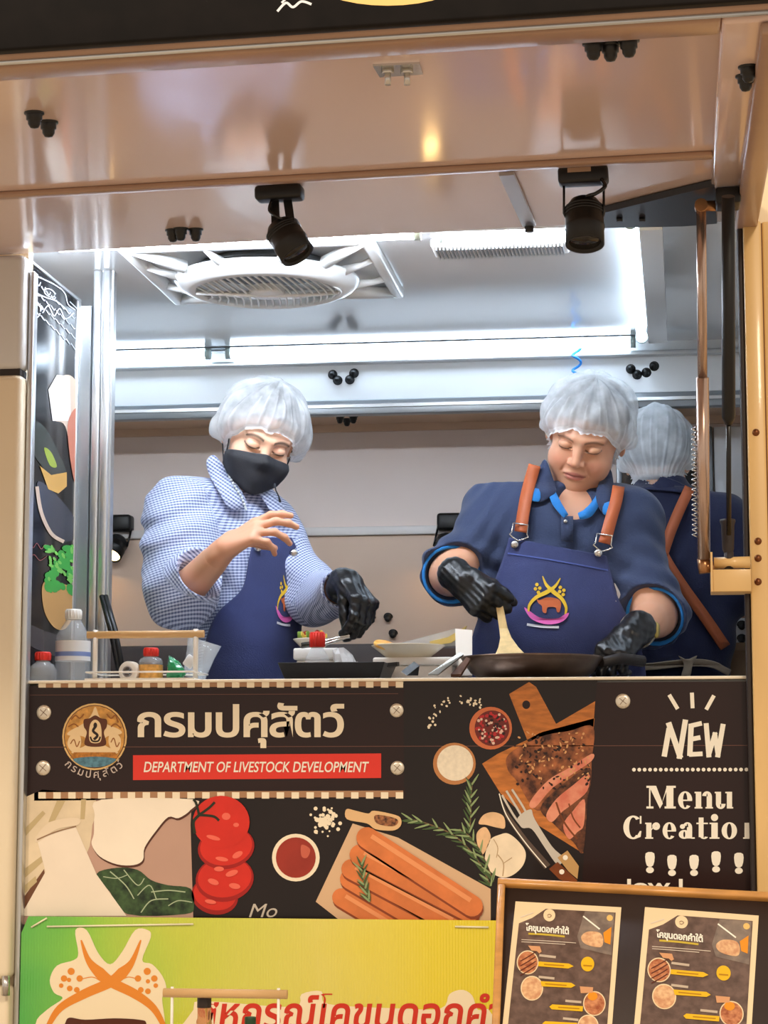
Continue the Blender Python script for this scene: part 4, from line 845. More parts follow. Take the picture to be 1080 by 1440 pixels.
# ================================================================== people: signed-distance bodies
def smin(a, b, k):
    if k <= 0: return np.minimum(a, b)
    h = np.maximum(k - np.abs(a - b), 0) / k
    return np.minimum(a, b) - h * h * k * 0.25
class Fld:
    def __init__(s, lo, hi, h):
        s.lo = np.array(lo, np.float32); s.h = h
        s.n = np.ceil((np.array(hi) - s.lo) / h).astype(int) + 1
        s.f = np.full(tuple(s.n), 0.15, np.float32)
        s.ax = [s.lo[i] + np.arange(s.n[i], dtype=np.float32) * h for i in range(3)]
    def win(s, lo, hi):
        a = np.clip(np.floor((np.array(lo) - s.lo) / s.h).astype(int), 0, s.n); b = np.clip(np.ceil((np.array(hi) - s.lo) / s.h).astype(int) + 1, 0, s.n)
        sl = tuple(slice(a[i], b[i]) for i in range(3))
        return sl, s.ax[0][sl[0]][:, None, None], s.ax[1][sl[1]][None, :, None], s.ax[2][sl[2]][None, None, :]
    def _put(s, sl, d, k, op):
        if d.size == 0: return
        if op == 'add': s.f[sl] = smin(s.f[sl], d, k)
        else: s.f[sl] = -smin(-s.f[sl], d, k)
    def cone(s, a, b, r1, r2, k=0.02, op='add', flat=None):
        a = np.array(a, np.float32); b = np.array(b, np.float32); R = max(r1, r2) * 1.05 + k + 4 * s.h + 0.01
        sl, x, y, z = s.win(np.minimum(a, b) - R, np.maximum(a, b) + R)
        ba = b - a; L = float(ba @ ba) + 1e-9
        px, py, pz = x - a[0], y - a[1], z - a[2]
        t = np.clip((px * ba[0] + py * ba[1] + pz * ba[2]) / L, 0, 1)
        qx, qy, qz = px - t * ba[0], py - t * ba[1], pz - t * ba[2]
        if flat is not None:
            ax = np.array(flat[0], np.float32); ax /= np.linalg.norm(ax); c = (qx * ax[0] + qy * ax[1] + qz * ax[2]) * (flat[1] - 1)
            qx, qy, qz = qx + c * ax[0], qy + c * ax[1], qz + c * ax[2]
        d = np.sqrt(qx * qx + qy * qy + qz * qz) - (r1 + (r2 - r1) * t)
        s._put(sl, d.astype(np.float32), k, op); return s
    def ell(s, c, r, k=0.02, R=None, op='add'):
        c = np.array(c, np.float32); r = np.array(r, np.float32); m = r.max() + k + 4 * s.h + 0.01
        sl, x, y, z = s.win(c - m, c + m)
        px, py, pz = x - c[0], y - c[1], z - c[2]
        if R is not None:
            R = np.array(R)
            px, py, pz = (R[0][0] * px + R[1][0] * py + R[2][0] * pz), (R[0][1] * px + R[1][1] * py + R[2][1] * pz), (R[0][2] * px + R[1][2] * py + R[2][2] * pz)
        k0 = np.sqrt((px / r[0]) ** 2 + (py / r[1]) ** 2 + (pz / r[2]) ** 2); k1 = np.sqrt((px / r[0] ** 2) ** 2 + (py / r[1] ** 2) ** 2 + (pz / r[2] ** 2) ** 2) + 1e-6
        d = k0 * (k0 - 1) / k1
        s._put(sl, d.astype(np.float32), k, op); return s
    def offset(s, v): s.f -= v; return s
    def wrinkle(s, fn): 
        x, y, z = s.ax[0][:, None, None], s.ax[1][None, :, None], s.ax[2][None, None, :]
        s.f += fn(x, y, z).astype(np.float32); return s
    def cut(s, p, n):
        """remove the half space in front of the plane (p, n)"""
        x, y, z = s.ax[0][:, None, None], s.ax[1][None, :, None], s.ax[2][None, None, :]
        s.f = np.maximum(s.f, (x - p[0]) * n[0] + (y - p[1]) * n[1] + (z - p[2]) * n[2]).astype(np.float32); return s
    def sample(s, P):
        g = (np.asarray(P, np.float32) - s.lo) / s.h
        i = np.floor(g).astype(int); i = np.clip(i, 0, s.n - 2); t = np.clip(g - i, 0, 1); r = 0
        for dx in (0, 1):
            for dy in (0, 1):
                for dz in (0, 1):
                    w = (t[:, 0] if dx else 1 - t[:, 0]) * (t[:, 1] if dy else 1 - t[:, 1]) * (t[:, 2] if dz else 1 - t[:, 2])
                    r = r + w * s.f[i[:, 0] + dx, i[:, 1] + dy, i[:, 2] + dz]
        return r
    def mesh(s):
        g = vdb.FloatGrid(0.15); g.copyFromArray(s.f)
        p, q = g.convertToQuads(0.0)
        return p.astype(np.float32) * s.h + s.lo, q.astype(np.int64)[:, ::-1]

def quads_obj(name, parts, m, parent=None, colors=None, attrs=None):
    """parts: list of (verts, quads) joined into one mesh"""
    V = np.concatenate([p for p, q in parts]); off = np.cumsum([0] + [len(p) for p, q in parts]); Q = np.concatenate([q + off[i] for i, (p, q) in enumerate(parts)])
    me = bpy.data.meshes.new(name)
    me.vertices.add(len(V)); me.vertices.foreach_set('co', V.astype(np.float32).ravel())
    me.loops.add(Q.size); me.loops.foreach_set('vertex_index', Q.astype(np.int32).ravel())
    me.polygons.add(len(Q)); me.polygons.foreach_set('loop_start', np.arange(0, Q.size, 4, dtype=np.int32)); me.polygons.foreach_set('loop_total', np.full(len(Q), 4, np.int32))
    me.update(calc_edges=True); me.shade_smooth()
    if colors is not None:
        a = me.color_attributes.new('Col', 'FLOAT_COLOR', 'POINT'); c = np.ones((len(V), 4), np.float32); c[:, :3] = colors; a.data.foreach_set('color', c.ravel())
    for k, v in (attrs or {}).items():
        a = me.attributes.new(k, 'FLOAT', 'POINT'); a.data.foreach_set('value', v.astype(np.float32))
    if m is not None: me.materials.append(m)
    o = bpy.data.objects.new(name, me); COL.objects.link(o)
    if parent is not None: put(o, parent)
    return o
def grid_obj(name, P, m, parent=None, thick=0.0, close_u=False, flip=False):
    """P: (rows, cols, 3) surface"""
    r, c = P.shape[:2]; V = P.reshape(-1, 3); i = np.arange(r * c).reshape(r, c)
    A = i[:-1]; B = i[1:]
    if close_u: q = np.stack([A, np.roll(A, -1, 1), np.roll(B, -1, 1), B], -1).reshape(-1, 4)
    else: q = np.stack([A[:, :-1], A[:, 1:], B[:, 1:], B[:, :-1]], -1).reshape(-1, 4)
    if flip: q = q[:, ::-1]
    o = quads_obj(name, [(V, q)], m, parent)
    if thick:
        md = o.modifiers.new('thick', 'SOLIDIFY'); md.thickness = thick; md.offset = 0
    return o
CAMN = np.array(CAM)
def rays(px, py):
    px = np.asarray(px, float); py = np.asarray(py, float)
    L = np.stack([(px - 540) / F_PX, -(py - 720) / F_PX, -np.ones_like(px)], -1)
    return L @ np.array(RC).T
def drape(fld, px, py, off=0.006, y0=None, y1=None, default=None, step=0.004):
    """points where the view lines meet a body surface, lifted off it a little"""
    D = rays(px, py); y0 = fld.lo[1] if y0 is None else y0; y1 = (fld.lo[1] + fld.h * (fld.n[1] - 1)) if y1 is None else y1
    Ys = np.arange(y0, y1, step); hit = np.full(len(D), np.nan)
    t = (Ys[None, :] - CAMN[1]) / D[:, 1:2]
    P = CAMN + t[..., None] * D[:, None, :]
    val = fld.sample(P.reshape(-1, 3)).reshape(len(D), len(Ys)) - off
    neg = val < 0; any_ = neg.any(1); j = neg.argmax(1)
    j0 = np.maximum(j - 1, 0); ii = np.arange(len(D)); v0 = val[ii, j0]; v1 = val[ii, j]
    fr = np.where(v0 > v1, v0 / (v0 - v1 + 1e-9), 0); hit = Ys[j0] + np.clip(fr, 0, 1) * step
    return D, np.where(any_, hit, np.nan)
def drape_pts(fld, px, py, off, fallback, smooth=None, **k):
    D, Y = drape(fld, px, py, off, **k); Y = np.where(np.isnan(Y), fallback, Y)
    return CAMN + ((Y - CAMN[1]) / D[:, 1])[:, None] * D
def drape_poly(name, fld, poly, m, parent, off, fallback, thick=0.0, n=None):
    poly = list(poly); pts = drape_pts(fld, [p[0] for p in poly], [p[1] for p in poly], off, fallback)
    tr = tessellate_polygon([[Vector((p[0], p[1], 0)) for p in poly]])
    Fc = []
    for t in tr:
        a, b, c = (poly[i] for i in t); cr = (b[0] - a[0]) * (c[1] - a[1]) - (b[1] - a[1]) * (c[0] - a[0])
        Fc.append(tuple(t if cr < 0 else reversed(t)))
    o = mesh_obj(name, pts, Fc, m, parent, True)
    if thick: md = o.modifiers.new('thick', 'SOLIDIFY'); md.thickness = thick; md.offset = 0
    return o
def blur(A, it):
    for _ in range(it):
        B = np.pad(A, 1, mode='edge'); A = (B[1:-1, 1:-1] * 2 + B[:-2, 1:-1] + B[2:, 1:-1] + B[1:-1, :-2] + B[1:-1, 2:]) / 6
    return A
def drape_grid(name, fld, left, right, m, parent, off, fallback, nu=24, nv=40, blur_it=6, thick=0.003, limit=0.05):
    L = np.array(left, float); R = np.array(right, float)
    v = np.linspace(0, 1, nv); lx = lambda E: np.stack([np.interp(v, np.linspace(0, 1, len(E)), E[:, 0]), np.interp(v, np.linspace(0, 1, len(E)), E[:, 1])], -1)
    Ls = np.array(spline([tuple(p) for p in L], 8, False)); Rs = np.array(spline([tuple(p) for p in R], 8, False))
    A = lx(Ls); B = lx(Rs); u = np.linspace(0, 1, nu)[None, :, None]
    PX = A[:, None, :] * (1 - u) + B[:, None, :] * u
    D, Y = drape(fld, PX[..., 0].ravel(), PX[..., 1].ravel(), off); Y = Y.reshape(nv, nu)
    med = np.nanmedian(Y) if np.isfinite(Y).any() else fallback
    Y = np.where(np.isnan(Y), med + limit, Y); Y = np.minimum(Y, np.nanmin(Y, 1, keepdims=True) + limit * 2.4)
    Yb = blur(Y, blur_it); Y = np.minimum(Yb, Y + 0.0) if blur_it else Y
    D = D.reshape(nv, nu, 3); P = CAMN + ((Y - CAMN[1]) / D[..., 1])[..., None] * D
    return grid_obj(name, P, m, parent, thick), P

def rot(yaw, roll, pitch):
    return np.array(Matrix.Rotation(math.radians(yaw), 3, 'Z') @ Matrix.Rotation(math.radians(roll), 3, 'Y') @ Matrix.Rotation(math.radians(pitch), 3, 'X'))
def nrm(v): v = np.array(v, float); return v / np.linalg.norm(v)
def AT(px, py, Y): return np.array(at(px, py, Y))

# ------------------------------------------------------------------ head
class Head:
    def __init__(s, eye_px, Y, R, scale=1.0, wide=1.0, neck=None, mouth=0.0, mask=False):
        s.R = R; s.sc = scale
        e = AT(eye_px[0], eye_px[1], Y); s.o = e - R @ (np.array([0, -0.084, 0]) * scale)
        F = Fld((-0.115, -0.135, -0.20), (0.115, 0.135, 0.15), 0.0019); s.F = F; w = wide
        F.ell((0, 0.018, 0.038), (0.077 * w, 0.096, 0.083), 0.0)
        F.ell((0, -0.018, -0.03), (0.066 * w, 0.068, 0.092), 0.03)
        F.ell((0, -0.034, -0.074), (0.056 * w ** 2, 0.048, 0.043), 0.03)
        F.ell((0, -0.068, -0.099), (0.020, 0.016, 0.016), 0.02)
        for sx in (-1, 1):
            F.ell((sx * 0.040 * w, -0.058, -0.042), (0.027, 0.025, 0.030), 0.02)
            F.cone((sx * 0.012, -0.084, 0.020), (sx * 0.046, -0.070, 0.022), 0.010, 0.009, 0.016)
            F.ell((sx * 0.032, -0.101, 0.001), (0.020, 0.016, 0.012), 0.014, op='sub')
            F.ell((sx * 0.032, -0.0755, 0.000), (0.0165, 0.0130, 0.0115), 0.005)
            F.cone((sx * 0.017, -0.0885, -0.006), (sx * 0.046, -0.081, -0.007), 0.0016, 0.0012, 0.003)
            F.cone((sx * 0.030, -0.0915, 0.011), (sx * 0.040, -0.087, 0.010), 0.0016, 0.001, 0.005, op='sub')
            F.ell((sx * 0.079 * w, 0.014, -0.012), (0.009, 0.019, 0.032), 0.006, np.array(Matrix.Rotation(math.radians(-12), 3, 'X') @ Matrix.Rotation(math.radians(sx * 22), 3, 'Z')))
            F.ell((sx * 0.090 * w, 0.008, -0.008), (0.007, 0.011, 0.020), 0.004, op='sub')
        F.cone((0, -0.082, 0.010), (0, -0.1035, -0.031), 0.0085, 0.0105, 0.012)
        for sx in (-1, 1):
            F.ell((sx * 0.0135, -0.094, -0.034), (0.0088, 0.0095, 0.0078), 0.006)
            F.ell((sx * 0.0062, -0.100, -0.0425), (0.0036, 0.005, 0.003), 0.002, op='sub')
            F.cone((sx * 0.020, -0.094, -0.032), (sx * 0.031, -0.083, -0.062), 0.0016, 0.0012, 0.006, op='sub')
        F.ell((0, -0.0865, -0.0615), (0.0235, 0.0095, 0.0062), 0.006); F.ell((0, -0.0845, -0.0725), (0.0205, 0.0100, 0.0070), 0.006)
        F.cone((-0.025, -0.0895 + 0.008, -0.0665 - mouth), (0.0, -0.0985, -0.0668), 0.0013, 0.0018, 0.003, op='sub'); F.cone((0.025, -0.0895 + 0.008, -0.0665 + mouth), (0.0, -0.0985, -0.0668), 0.0013, 0.0018, 0.003, op='sub')
        # neck
        nb = (np.array(neck) - s.o) @ R / scale if neck is not None else np.array([0, 0.04, -0.19])
        F.cone((0, 0.022, -0.055), tuple(nb), 0.055 * w, 0.060 * w, 0.022)
        s.nb = nb
    def W(s, P): return (np.asarray(P, float) * s.sc) @ s.R.T + s.o
    def mesh(s):
        v, q = s.F.mesh(); s.v = v; return s.W(v).astype(np.float32), q
    def colors(s, skin, lips, brow=(0.03, 0.02, 0.018), browz=0.021, blush=0.12, bs=0.85, bw=0.0030, lw=0.0017):
        v = s.v; C = np.tile(np.array(skin), (len(v), 1)); x, y, z = v.T; ax = np.abs(x)
        def mix(w, c): 
            nonlocal C
            w = np.clip(w, 0, 1)[:, None]; C = C * (1 - w) + np.array(c) * w
        front = (y < -0.04)
        mix(blush * np.exp(-((ax - 0.042) / 0.022) ** 2 - ((z + 0.038) / 0.02) ** 2) * front * 2.5, (skin[0] * 0.95, skin[1] * 0.62, skin[2] * 0.60))
        mix(0.35 * np.exp(-(x / 0.016) ** 2 - ((z + 0.034) / 0.012) ** 2) * front, (skin[0], skin[1] * 0.75, skin[2] * 0.7))
        lp = ((x / 0.0235) ** 2 + ((z + 0.067) / 0.0095) ** 2); mix(np.clip((1.15 - lp) * 3, 0, 0.85) * front, lips)
        mix(np.exp(-((z + 0.0668) / 0.0014) ** 2) * (ax < 0.026) * front * 0.7, (lips[0] * 0.35, lips[1] * 0.3, lips[2] * 0.3))
        bz = browz + 0.004 - ((ax - 0.032) / 0.020) ** 2 * 0.006
        mix(np.clip(1.2 - np.abs(z - bz) / bw, 0, bs) * (ax > 0.013) * (ax < 0.053) * front, brow)
        lz = -0.0065 + ((ax - 0.032) / 0.017) ** 2 * 0.0045
        mix(np.clip(1.3 - np.abs(z - lz) / lw, 0, 0.9) * (ax > 0.015) * (ax < 0.050) * front, (0.02, 0.012, 0.01))
        cz = 0.0095 - ((ax - 0.032) / 0.018) ** 2 * 0.004
        mix(np.clip(1.0 - np.abs(z - cz) / 0.0014, 0, 0.45) * (ax > 0.017) * (ax < 0.048) * front, (skin[0] * 0.4, skin[1] * 0.3, skin[2] * 0.28))
        mix(np.exp(-((ax - 0.0062) / 0.0035) ** 2 - ((z + 0.0425) / 0.0025) ** 2) * (y < -0.085), (0.05, 0.02, 0.015))
        return C
    def radial(s, c, az, el, extra=0.0, default=0.09):
        """points of the head surface seen from an inner centre c; az 0 = face"""
        az = np.asarray(az); el = np.asarray(el)
        D = np.stack([np.sin(az) * np.cos(el), -np.cos(az) * np.cos(el), np.sin(el)], -1).reshape(-1, 3)
        T = np.arange(0.03, 0.16, 0.002); P = np.array(c) + D[:, None, :] * T[None, :, None]
        val = s.F.sample(P.reshape(-1, 3)).reshape(len(D), len(T)); j = (val > 0).argmax(1); j0 = np.maximum(j - 1, 0); ii = np.arange(len(D))
        r = T[j0] + 0.002 * np.clip(-val[ii, j0] / (val[ii, j] - val[ii, j0] + 1e-9), 0, 1)
        return D.reshape(az.shape + (3,)), r.reshape(az.shape)

def hairnet_material():
    m = bpy.data.materials.new('hairnet_gauze'); m.use_nodes = True; nt = m.node_tree; nt.nodes.clear()
    out = nt.nodes.new('ShaderNodeOutputMaterial'); mx = nt.nodes.new('ShaderNodeMixShader'); tr = nt.nodes.new('ShaderNodeBsdfTransparent')
    d = nt.nodes.new('ShaderNodeBsdfDiffuse'); d.inputs[0].default_value = rgb(240, 244, 246)
    t = nt.nodes.new('ShaderNodeBsdfTranslucent'); t.inputs[0].default_value = rgb(236, 242, 246); m2 = nt.nodes.new('ShaderNodeMixShader'); m2.inputs[0].default_value = 0.35
    nt.links.new(d.outputs[0], m2.inputs[1]); nt.links.new(t.outputs[0], m2.inputs[2])
    tc = nt.nodes.new('ShaderNodeTexCoord'); n = nt.nodes.new('ShaderNodeTexNoise'); n.inputs['Scale'].default_value = 34; n.inputs['Detail'].default_value = 5
    nt.links.new(tc.outputs['Object'], n.inputs['Vector'])
    at_ = nt.nodes.new('ShaderNodeAttribute'); at_.attribute_name = 'dens'
    mr = nt.nodes.new('ShaderNodeMapRange'); mr.inputs[1].default_value = 0.3; mr.inputs[2].default_value = 0.7; mr.inputs[3].default_value = 0.40; mr.inputs[4].default_value = 0.64
    nt.links.new(n.outputs['Fac'], mr.inputs[0])
    ad = nt.nodes.new('ShaderNodeMath'); ad.operation = 'ADD'; ad.use_clamp = True; nt.links.new(mr.outputs[0], ad.inputs[0]); nt.links.new(at_.outputs['Fac'], ad.inputs[1])
    nt.links.new(ad.outputs[0], mx.inputs[0]); nt.links.new(tr.outputs[0], mx.inputs[1]); nt.links.new(m2.outputs[0], mx.inputs[2]); nt.links.new(mx.outputs[0], out.inputs[0])
    return m
m_net = hairnet_material()
m_hair = mat('dark_hair', (40, 32, 30), 0.45, bump=0.3, bscale=120, stretch=(1, 4, 1))
def make_hair(H, parent, line=0.055, thick=0.006, back=-0.06, label=None):
    na, ne = 72, 24; az = np.linspace(-math.pi, math.pi, na, endpoint=False)[None, :].repeat(ne, 0)
    zl = line + (back - line) * (0.5 - 0.5 * np.cos(az)) ** 0.9
    c = np.array([0, 0.015, 0.03]); el0 = np.arctan2(zl - c[2], 0.085); v = np.linspace(0, 1, ne)[:, None]
    el = el0 + (math.pi / 2 - el0) * v
    D, r = H.radial(c, az, el); r = r + thick * np.clip(v * 6, 0.15, 1)
    P = c + D * r[..., None]
    return grid_obj('hair', H.W(P.reshape(-1, 3)).reshape(ne, na, 3), m_hair, parent, close_u=True)
def make_net(H, parent, seed, front=0.040, side=-0.02, back=-0.075, puff=0.020, size=(1, 1, 1), tilt=0.0, pleats=26, sag=None):
    rs = np.random.RandomState(seed); na, ne = 200, 44
    az = np.linspace(-math.pi, math.pi, na, endpoint=False)[None, :].repeat(ne, 0); v = np.linspace(0, 1, ne)[:, None].repeat(na, 1)
    w = 0.5 - 0.5 * np.cos(az)          # 0 front .. 1 back
    zl = np.where(w < 0.5, front + (side - front) * (w / 0.5) ** 1.3, side + (back - side) * ((w - 0.5) / 0.5)) + tilt * np.sin(az)
    ph = rs.rand(8) * 6.28
    zl = zl + 0.0025 * np.sin(9 * az + ph[0]) + 0.0018 * np.sin(17 * az + ph[1])
    c = np.array([0, 0.012, 0.03]); el0 = np.arctan2(zl - c[2], 0.088); el = el0 + (math.pi / 2 - el0) * (np.clip((v - 0.06) / 0.94, -0.03, 1)) 
    D, r = H.radial(c, az, np.maximum(el, -1.2))
    r = blur(np.minimum(r, 0.118), 3)
    u = np.clip((v - 0.06) / 0.94, 0, 1)
    shape = np.clip(u / 0.22, 0, 1) ** 0.6                       # quickly puffs out above the elastic
    pl = (np.sin(pleats * az + ph[2] + 1.5 * np.sin(3 * az + ph[3])) * 0.6 + np.sin(pleats * 1.7 * az + ph[4]) * 0.4) * (1 - u) ** 1.2
    fold = 0.0045 * np.sin(5 * az + 6 * u + ph[5]) * np.sin(math.pi * u) + 0.003 * np.sin(11 * az - 9 * u + ph[6]) * np.sin(math.pi * u)
    s3 = np.array(size); e = puff * shape + 0.0028 * pl * np.clip(u * 8, 0.5, 1) + fold
    if sag is not None: e = e + sag(az, u) * shape
    ruff = np.where(v < 0.06, 0.006 * (1 + 0.8 * np.sin(44 * az + ph[7])) * (1 - v / 0.06), 0)
    r = r + 0.004 + e + ruff
    P = c + D * r[..., None] * s3
    o = grid_obj('hairnet', H.W(P.reshape(-1, 3)).reshape(ne, na, 3), m_net, parent, close_u=True)
    dens = np.where(v < 0.10, 0.42, 0.0) + 0.16 * (pl > 0.35) * (u < 0.6) + 0.22 * np.clip(1 - u * 2.2, 0, 1)
    a = o.data.attributes.new('dens', 'FLOAT', 'POINT'); a.data.foreach_set('value', dens.astype(np.float32).ravel())
    return o

# ------------------------------------------------------------------ hands
FING = [(0.030, 0.000, 0.043, 0.026, 0.021, 0.0092), (0.0100, 0.004, 0.048, 0.029, 0.022, 0.0094), (-0.0105, 0.001, 0.044, 0.028, 0.021, 0.0088), (-0.0290, -0.008, 0.034, 0.021, 0.019, 0.0080)]
def hand(F, Wp, d, n, right, curl, thumb=(0.55, 0.5, 0.35), tcurl=0.5, sc=1.0, inf=0.0, spread=0.06, k=0.008):
    d = nrm(d); n = np.array(n, float); n = nrm(n - d * (n @ d)); s = np.cross(d, n) * (1 if right else -1); Wp = np.array(Wp, float)
    F.cone(Wp - d * 0.02, Wp + d * 0.015, 0.026 * sc + inf, 0.025 * sc + inf, 0.01, flat=(n, 1.3))
    tips = []
    for i, (so, do, l1, l2, l3, r) in enumerate(FING):
        K = Wp + (d * (0.082 + do) + s * so) * sc; B = Wp + (d * 0.012 + s * so * 0.55) * sc
        F.cone(B, K, 0.0155 * sc + inf, 0.0118 * sc + inf, 0.014)
        c = curl[i]; a = 0.0; p = K; dd = nrm(d + s * so * spread * 20)
        rr = r * sc + inf
        for l, an, r1, r2 in ((l1, c[0], 1.08, 0.98), (l2, c[1], 0.98, 0.92), (l3, c[2], 0.92, 0.78)):
            a += math.radians(an); q = p + (dd * math.cos(a) + n * math.sin(a)) * l * sc
            F.cone(p, q, rr * r1, rr * r2, 0.005); p = q
        tips.append(p)
    B = Wp + (d * 0.018 + s * 0.020) * sc; td = nrm(d * thumb[0] + s * thumb[1] + n * thumb[2])
    q = B + td * 0.043 * sc; F.cone(B, q, 0.0165 * sc + inf, 0.0115 * sc + inf, 0.014)
    t2 = nrm(td + n * tcurl * 0.6 + d * tcurl * 0.6 - s * tcurl * 0.5); q2 = q + t2 * 0.033 * sc; F.cone(q, q2, 0.0112 * sc + inf, 0.0100 * sc + inf, 0.005)
    t3 = nrm(t2 + n * tcurl * 0.4 + d * tcurl * 0.3 - s * tcurl * 0.4); q3 = q2 + t3 * 0.026 * sc; F.cone(q2, q3, 0.0100 * sc + inf, 0.0082 * sc + inf, 0.005)
    return tips, q3
FIST = [(62, 88, 60)] * 4
def box_around(c, r): c = np.array(c); return c - r, c + r

def skin_material():
    m = bpy.data.materials.new('skin'); m.use_nodes = True; nt = m.node_tree; b = nt.nodes['Principled BSDF']
    a = nt.nodes.new('ShaderNodeAttribute'); a.attribute_name = 'Col'; nt.links.new(a.outputs['Color'], b.inputs['Base Color'])
    b.inputs['Roughness'].default_value = 0.46; b.inputs['Specular IOR Level'].default_value = 0.45
    b.inputs['Subsurface Weight'].default_value = 0.12; b.inputs['Subsurface Radius'].default_value = (0.012, 0.005, 0.003); b.inputs['Subsurface Scale'].default_value = 0.5
    tc = nt.nodes.new('ShaderNodeTexCoord'); n = nt.nodes.new('ShaderNodeTexNoise'); n.inputs['Scale'].default_value = 260; nt.links.new(tc.outputs['Object'], n.inputs['Vector'])
    bp = nt.nodes.new('ShaderNodeBump'); bp.inputs['Strength'].default_value = 0.06; bp.inputs['Distance'].default_value = 0.001; nt.links.new(n.outputs['Fac'], bp.inputs['Height']); nt.links.new(bp.outputs[0], b.inputs['Normal'])
    return m
m_skin = skin_material()
def cloth(name, c, rough=0.8, weave=260, var=0.10, vscale=5, bump=0.25): return mat(name, c, rough, bump=bump, bscale=weave, var=var, vscale=vscale, sheen=0.15)
m_navy = cloth('navy_polo_knit', (42, 55, 86)); m_blue = cloth('bright_blue_trim', (34, 128, 206)); m_denim = cloth('navy_denim', (45, 54, 98), weave=400, var=0.14, vscale=9)
m_navy2 = cloth('dark_navy_cotton', (28, 34, 66)); m_strap = mat('tan_leather', (176, 92, 52), 0.5, bump=0.1, bscale=200, var=0.08); m_pants = cloth('dark_trousers', (32, 32, 38))
m_glove = mat('black_nitrile', (16, 17, 19), 0.32, bump=0.35, bscale=55, spec=0.5); m_shoe = mat('black_shoe', (20, 20, 20), 0.4)
SK_M = (lin(218), lin(164), lin(132)); SK_W = (lin(228), lin(182), lin(152)); LIP_M = (lin(186), lin(110), lin(100)); LIP_W = (lin(190), lin(100), lin(96))

def legs(F, hipc, yaw, floor=0.55, r=0.085):
    c, s = math.cos(math.radians(yaw)), math.sin(math.radians(yaw)); right = np.array([c, s, 0]); fwd = np.array([s, -c, 0])
    for sg in (-1, 1):
        h = np.array(hipc) + right * sg * 0.085 + np.array([0, 0, -0.05]); kn = np.array([h[0], h[1], floor + 0.43]) + fwd * 0.02; an = np.array([h[0], h[1], floor + 0.08]) + right * sg * 0.01
        F.cone(h, kn, r, r * 0.66, 0.04); F.cone(kn, an, r * 0.66, 0.042, 0.02); F.cone(an - fwd * 0.03 - np.array([0, 0, 0.04]), an + fwd * 0.13 + np.array([0, 0, -0.05]), 0.038, 0.03, 0.02)
def logo(parent, fld, fb, X, Y_, sx, sy, off, skew=0.0):
    """apron logo: crossed horns over an ox above a pink ribbon with small lettering"""
    f = lambda pts: [(X + (x - 771) * sx + (y - 850) * skew, Y_ + (y - 850) * sy) for x, y in pts]
    ye, ox, pk, wh = mat('logo_yellow', (226, 186, 40), 0.7), mat('logo_orange', (196, 100, 52), 0.7), mat('logo_pink', (226, 104, 184), 0.7), mat('logo_white', (226, 230, 236), 0.7)
    D = lambda nm, poly, m, k: drape_poly(nm, fld, f(poly), m, parent, off + 0.0006 * k, fb)
    D('logo_horn', stroke([(763, 812), (768, 824), (778, 834), (790, 844), (796, 856), (795, 866)], 4, 6, True, [1.2, 4, 6, 5, 4, 2.5]), ye, 1)
    D('logo_horn', stroke([(788, 815), (781, 826), (770, 834), (754, 842), (745, 852), (743, 862)], 4, 6, True, [1.2, 4, 6, 5, 4, 2.5]), ye, 2)
    for (x, y) in ((755, 824), (759, 829), (753, 830), (757, 835), (788, 828), (793, 832), (787, 834), (792, 838)): D('logo_flower', ell(x, y, 2.6, None, 0, 8), ye, 1)
    D('logo_ox', spline([(754, 842), (758, 846), (770, 842), (784, 844), (789, 850), (787, 862), (783, 862), (781, 856), (770, 856), (768, 864), (763, 862), (762, 854), (757, 850)], 3), ox, 1)
    D('logo_ribbon', spline([(737, 856), (746, 862), (758, 870), (772, 872), (786, 871), (794, 866), (800, 864), (796, 872), (786, 878), (770, 880), (754, 876), (744, 869)], 3), pk, 2)
    D('logo_lettering', stroke([(741, 880), (762, 883), (786, 884)], 3.4), wh, 1)

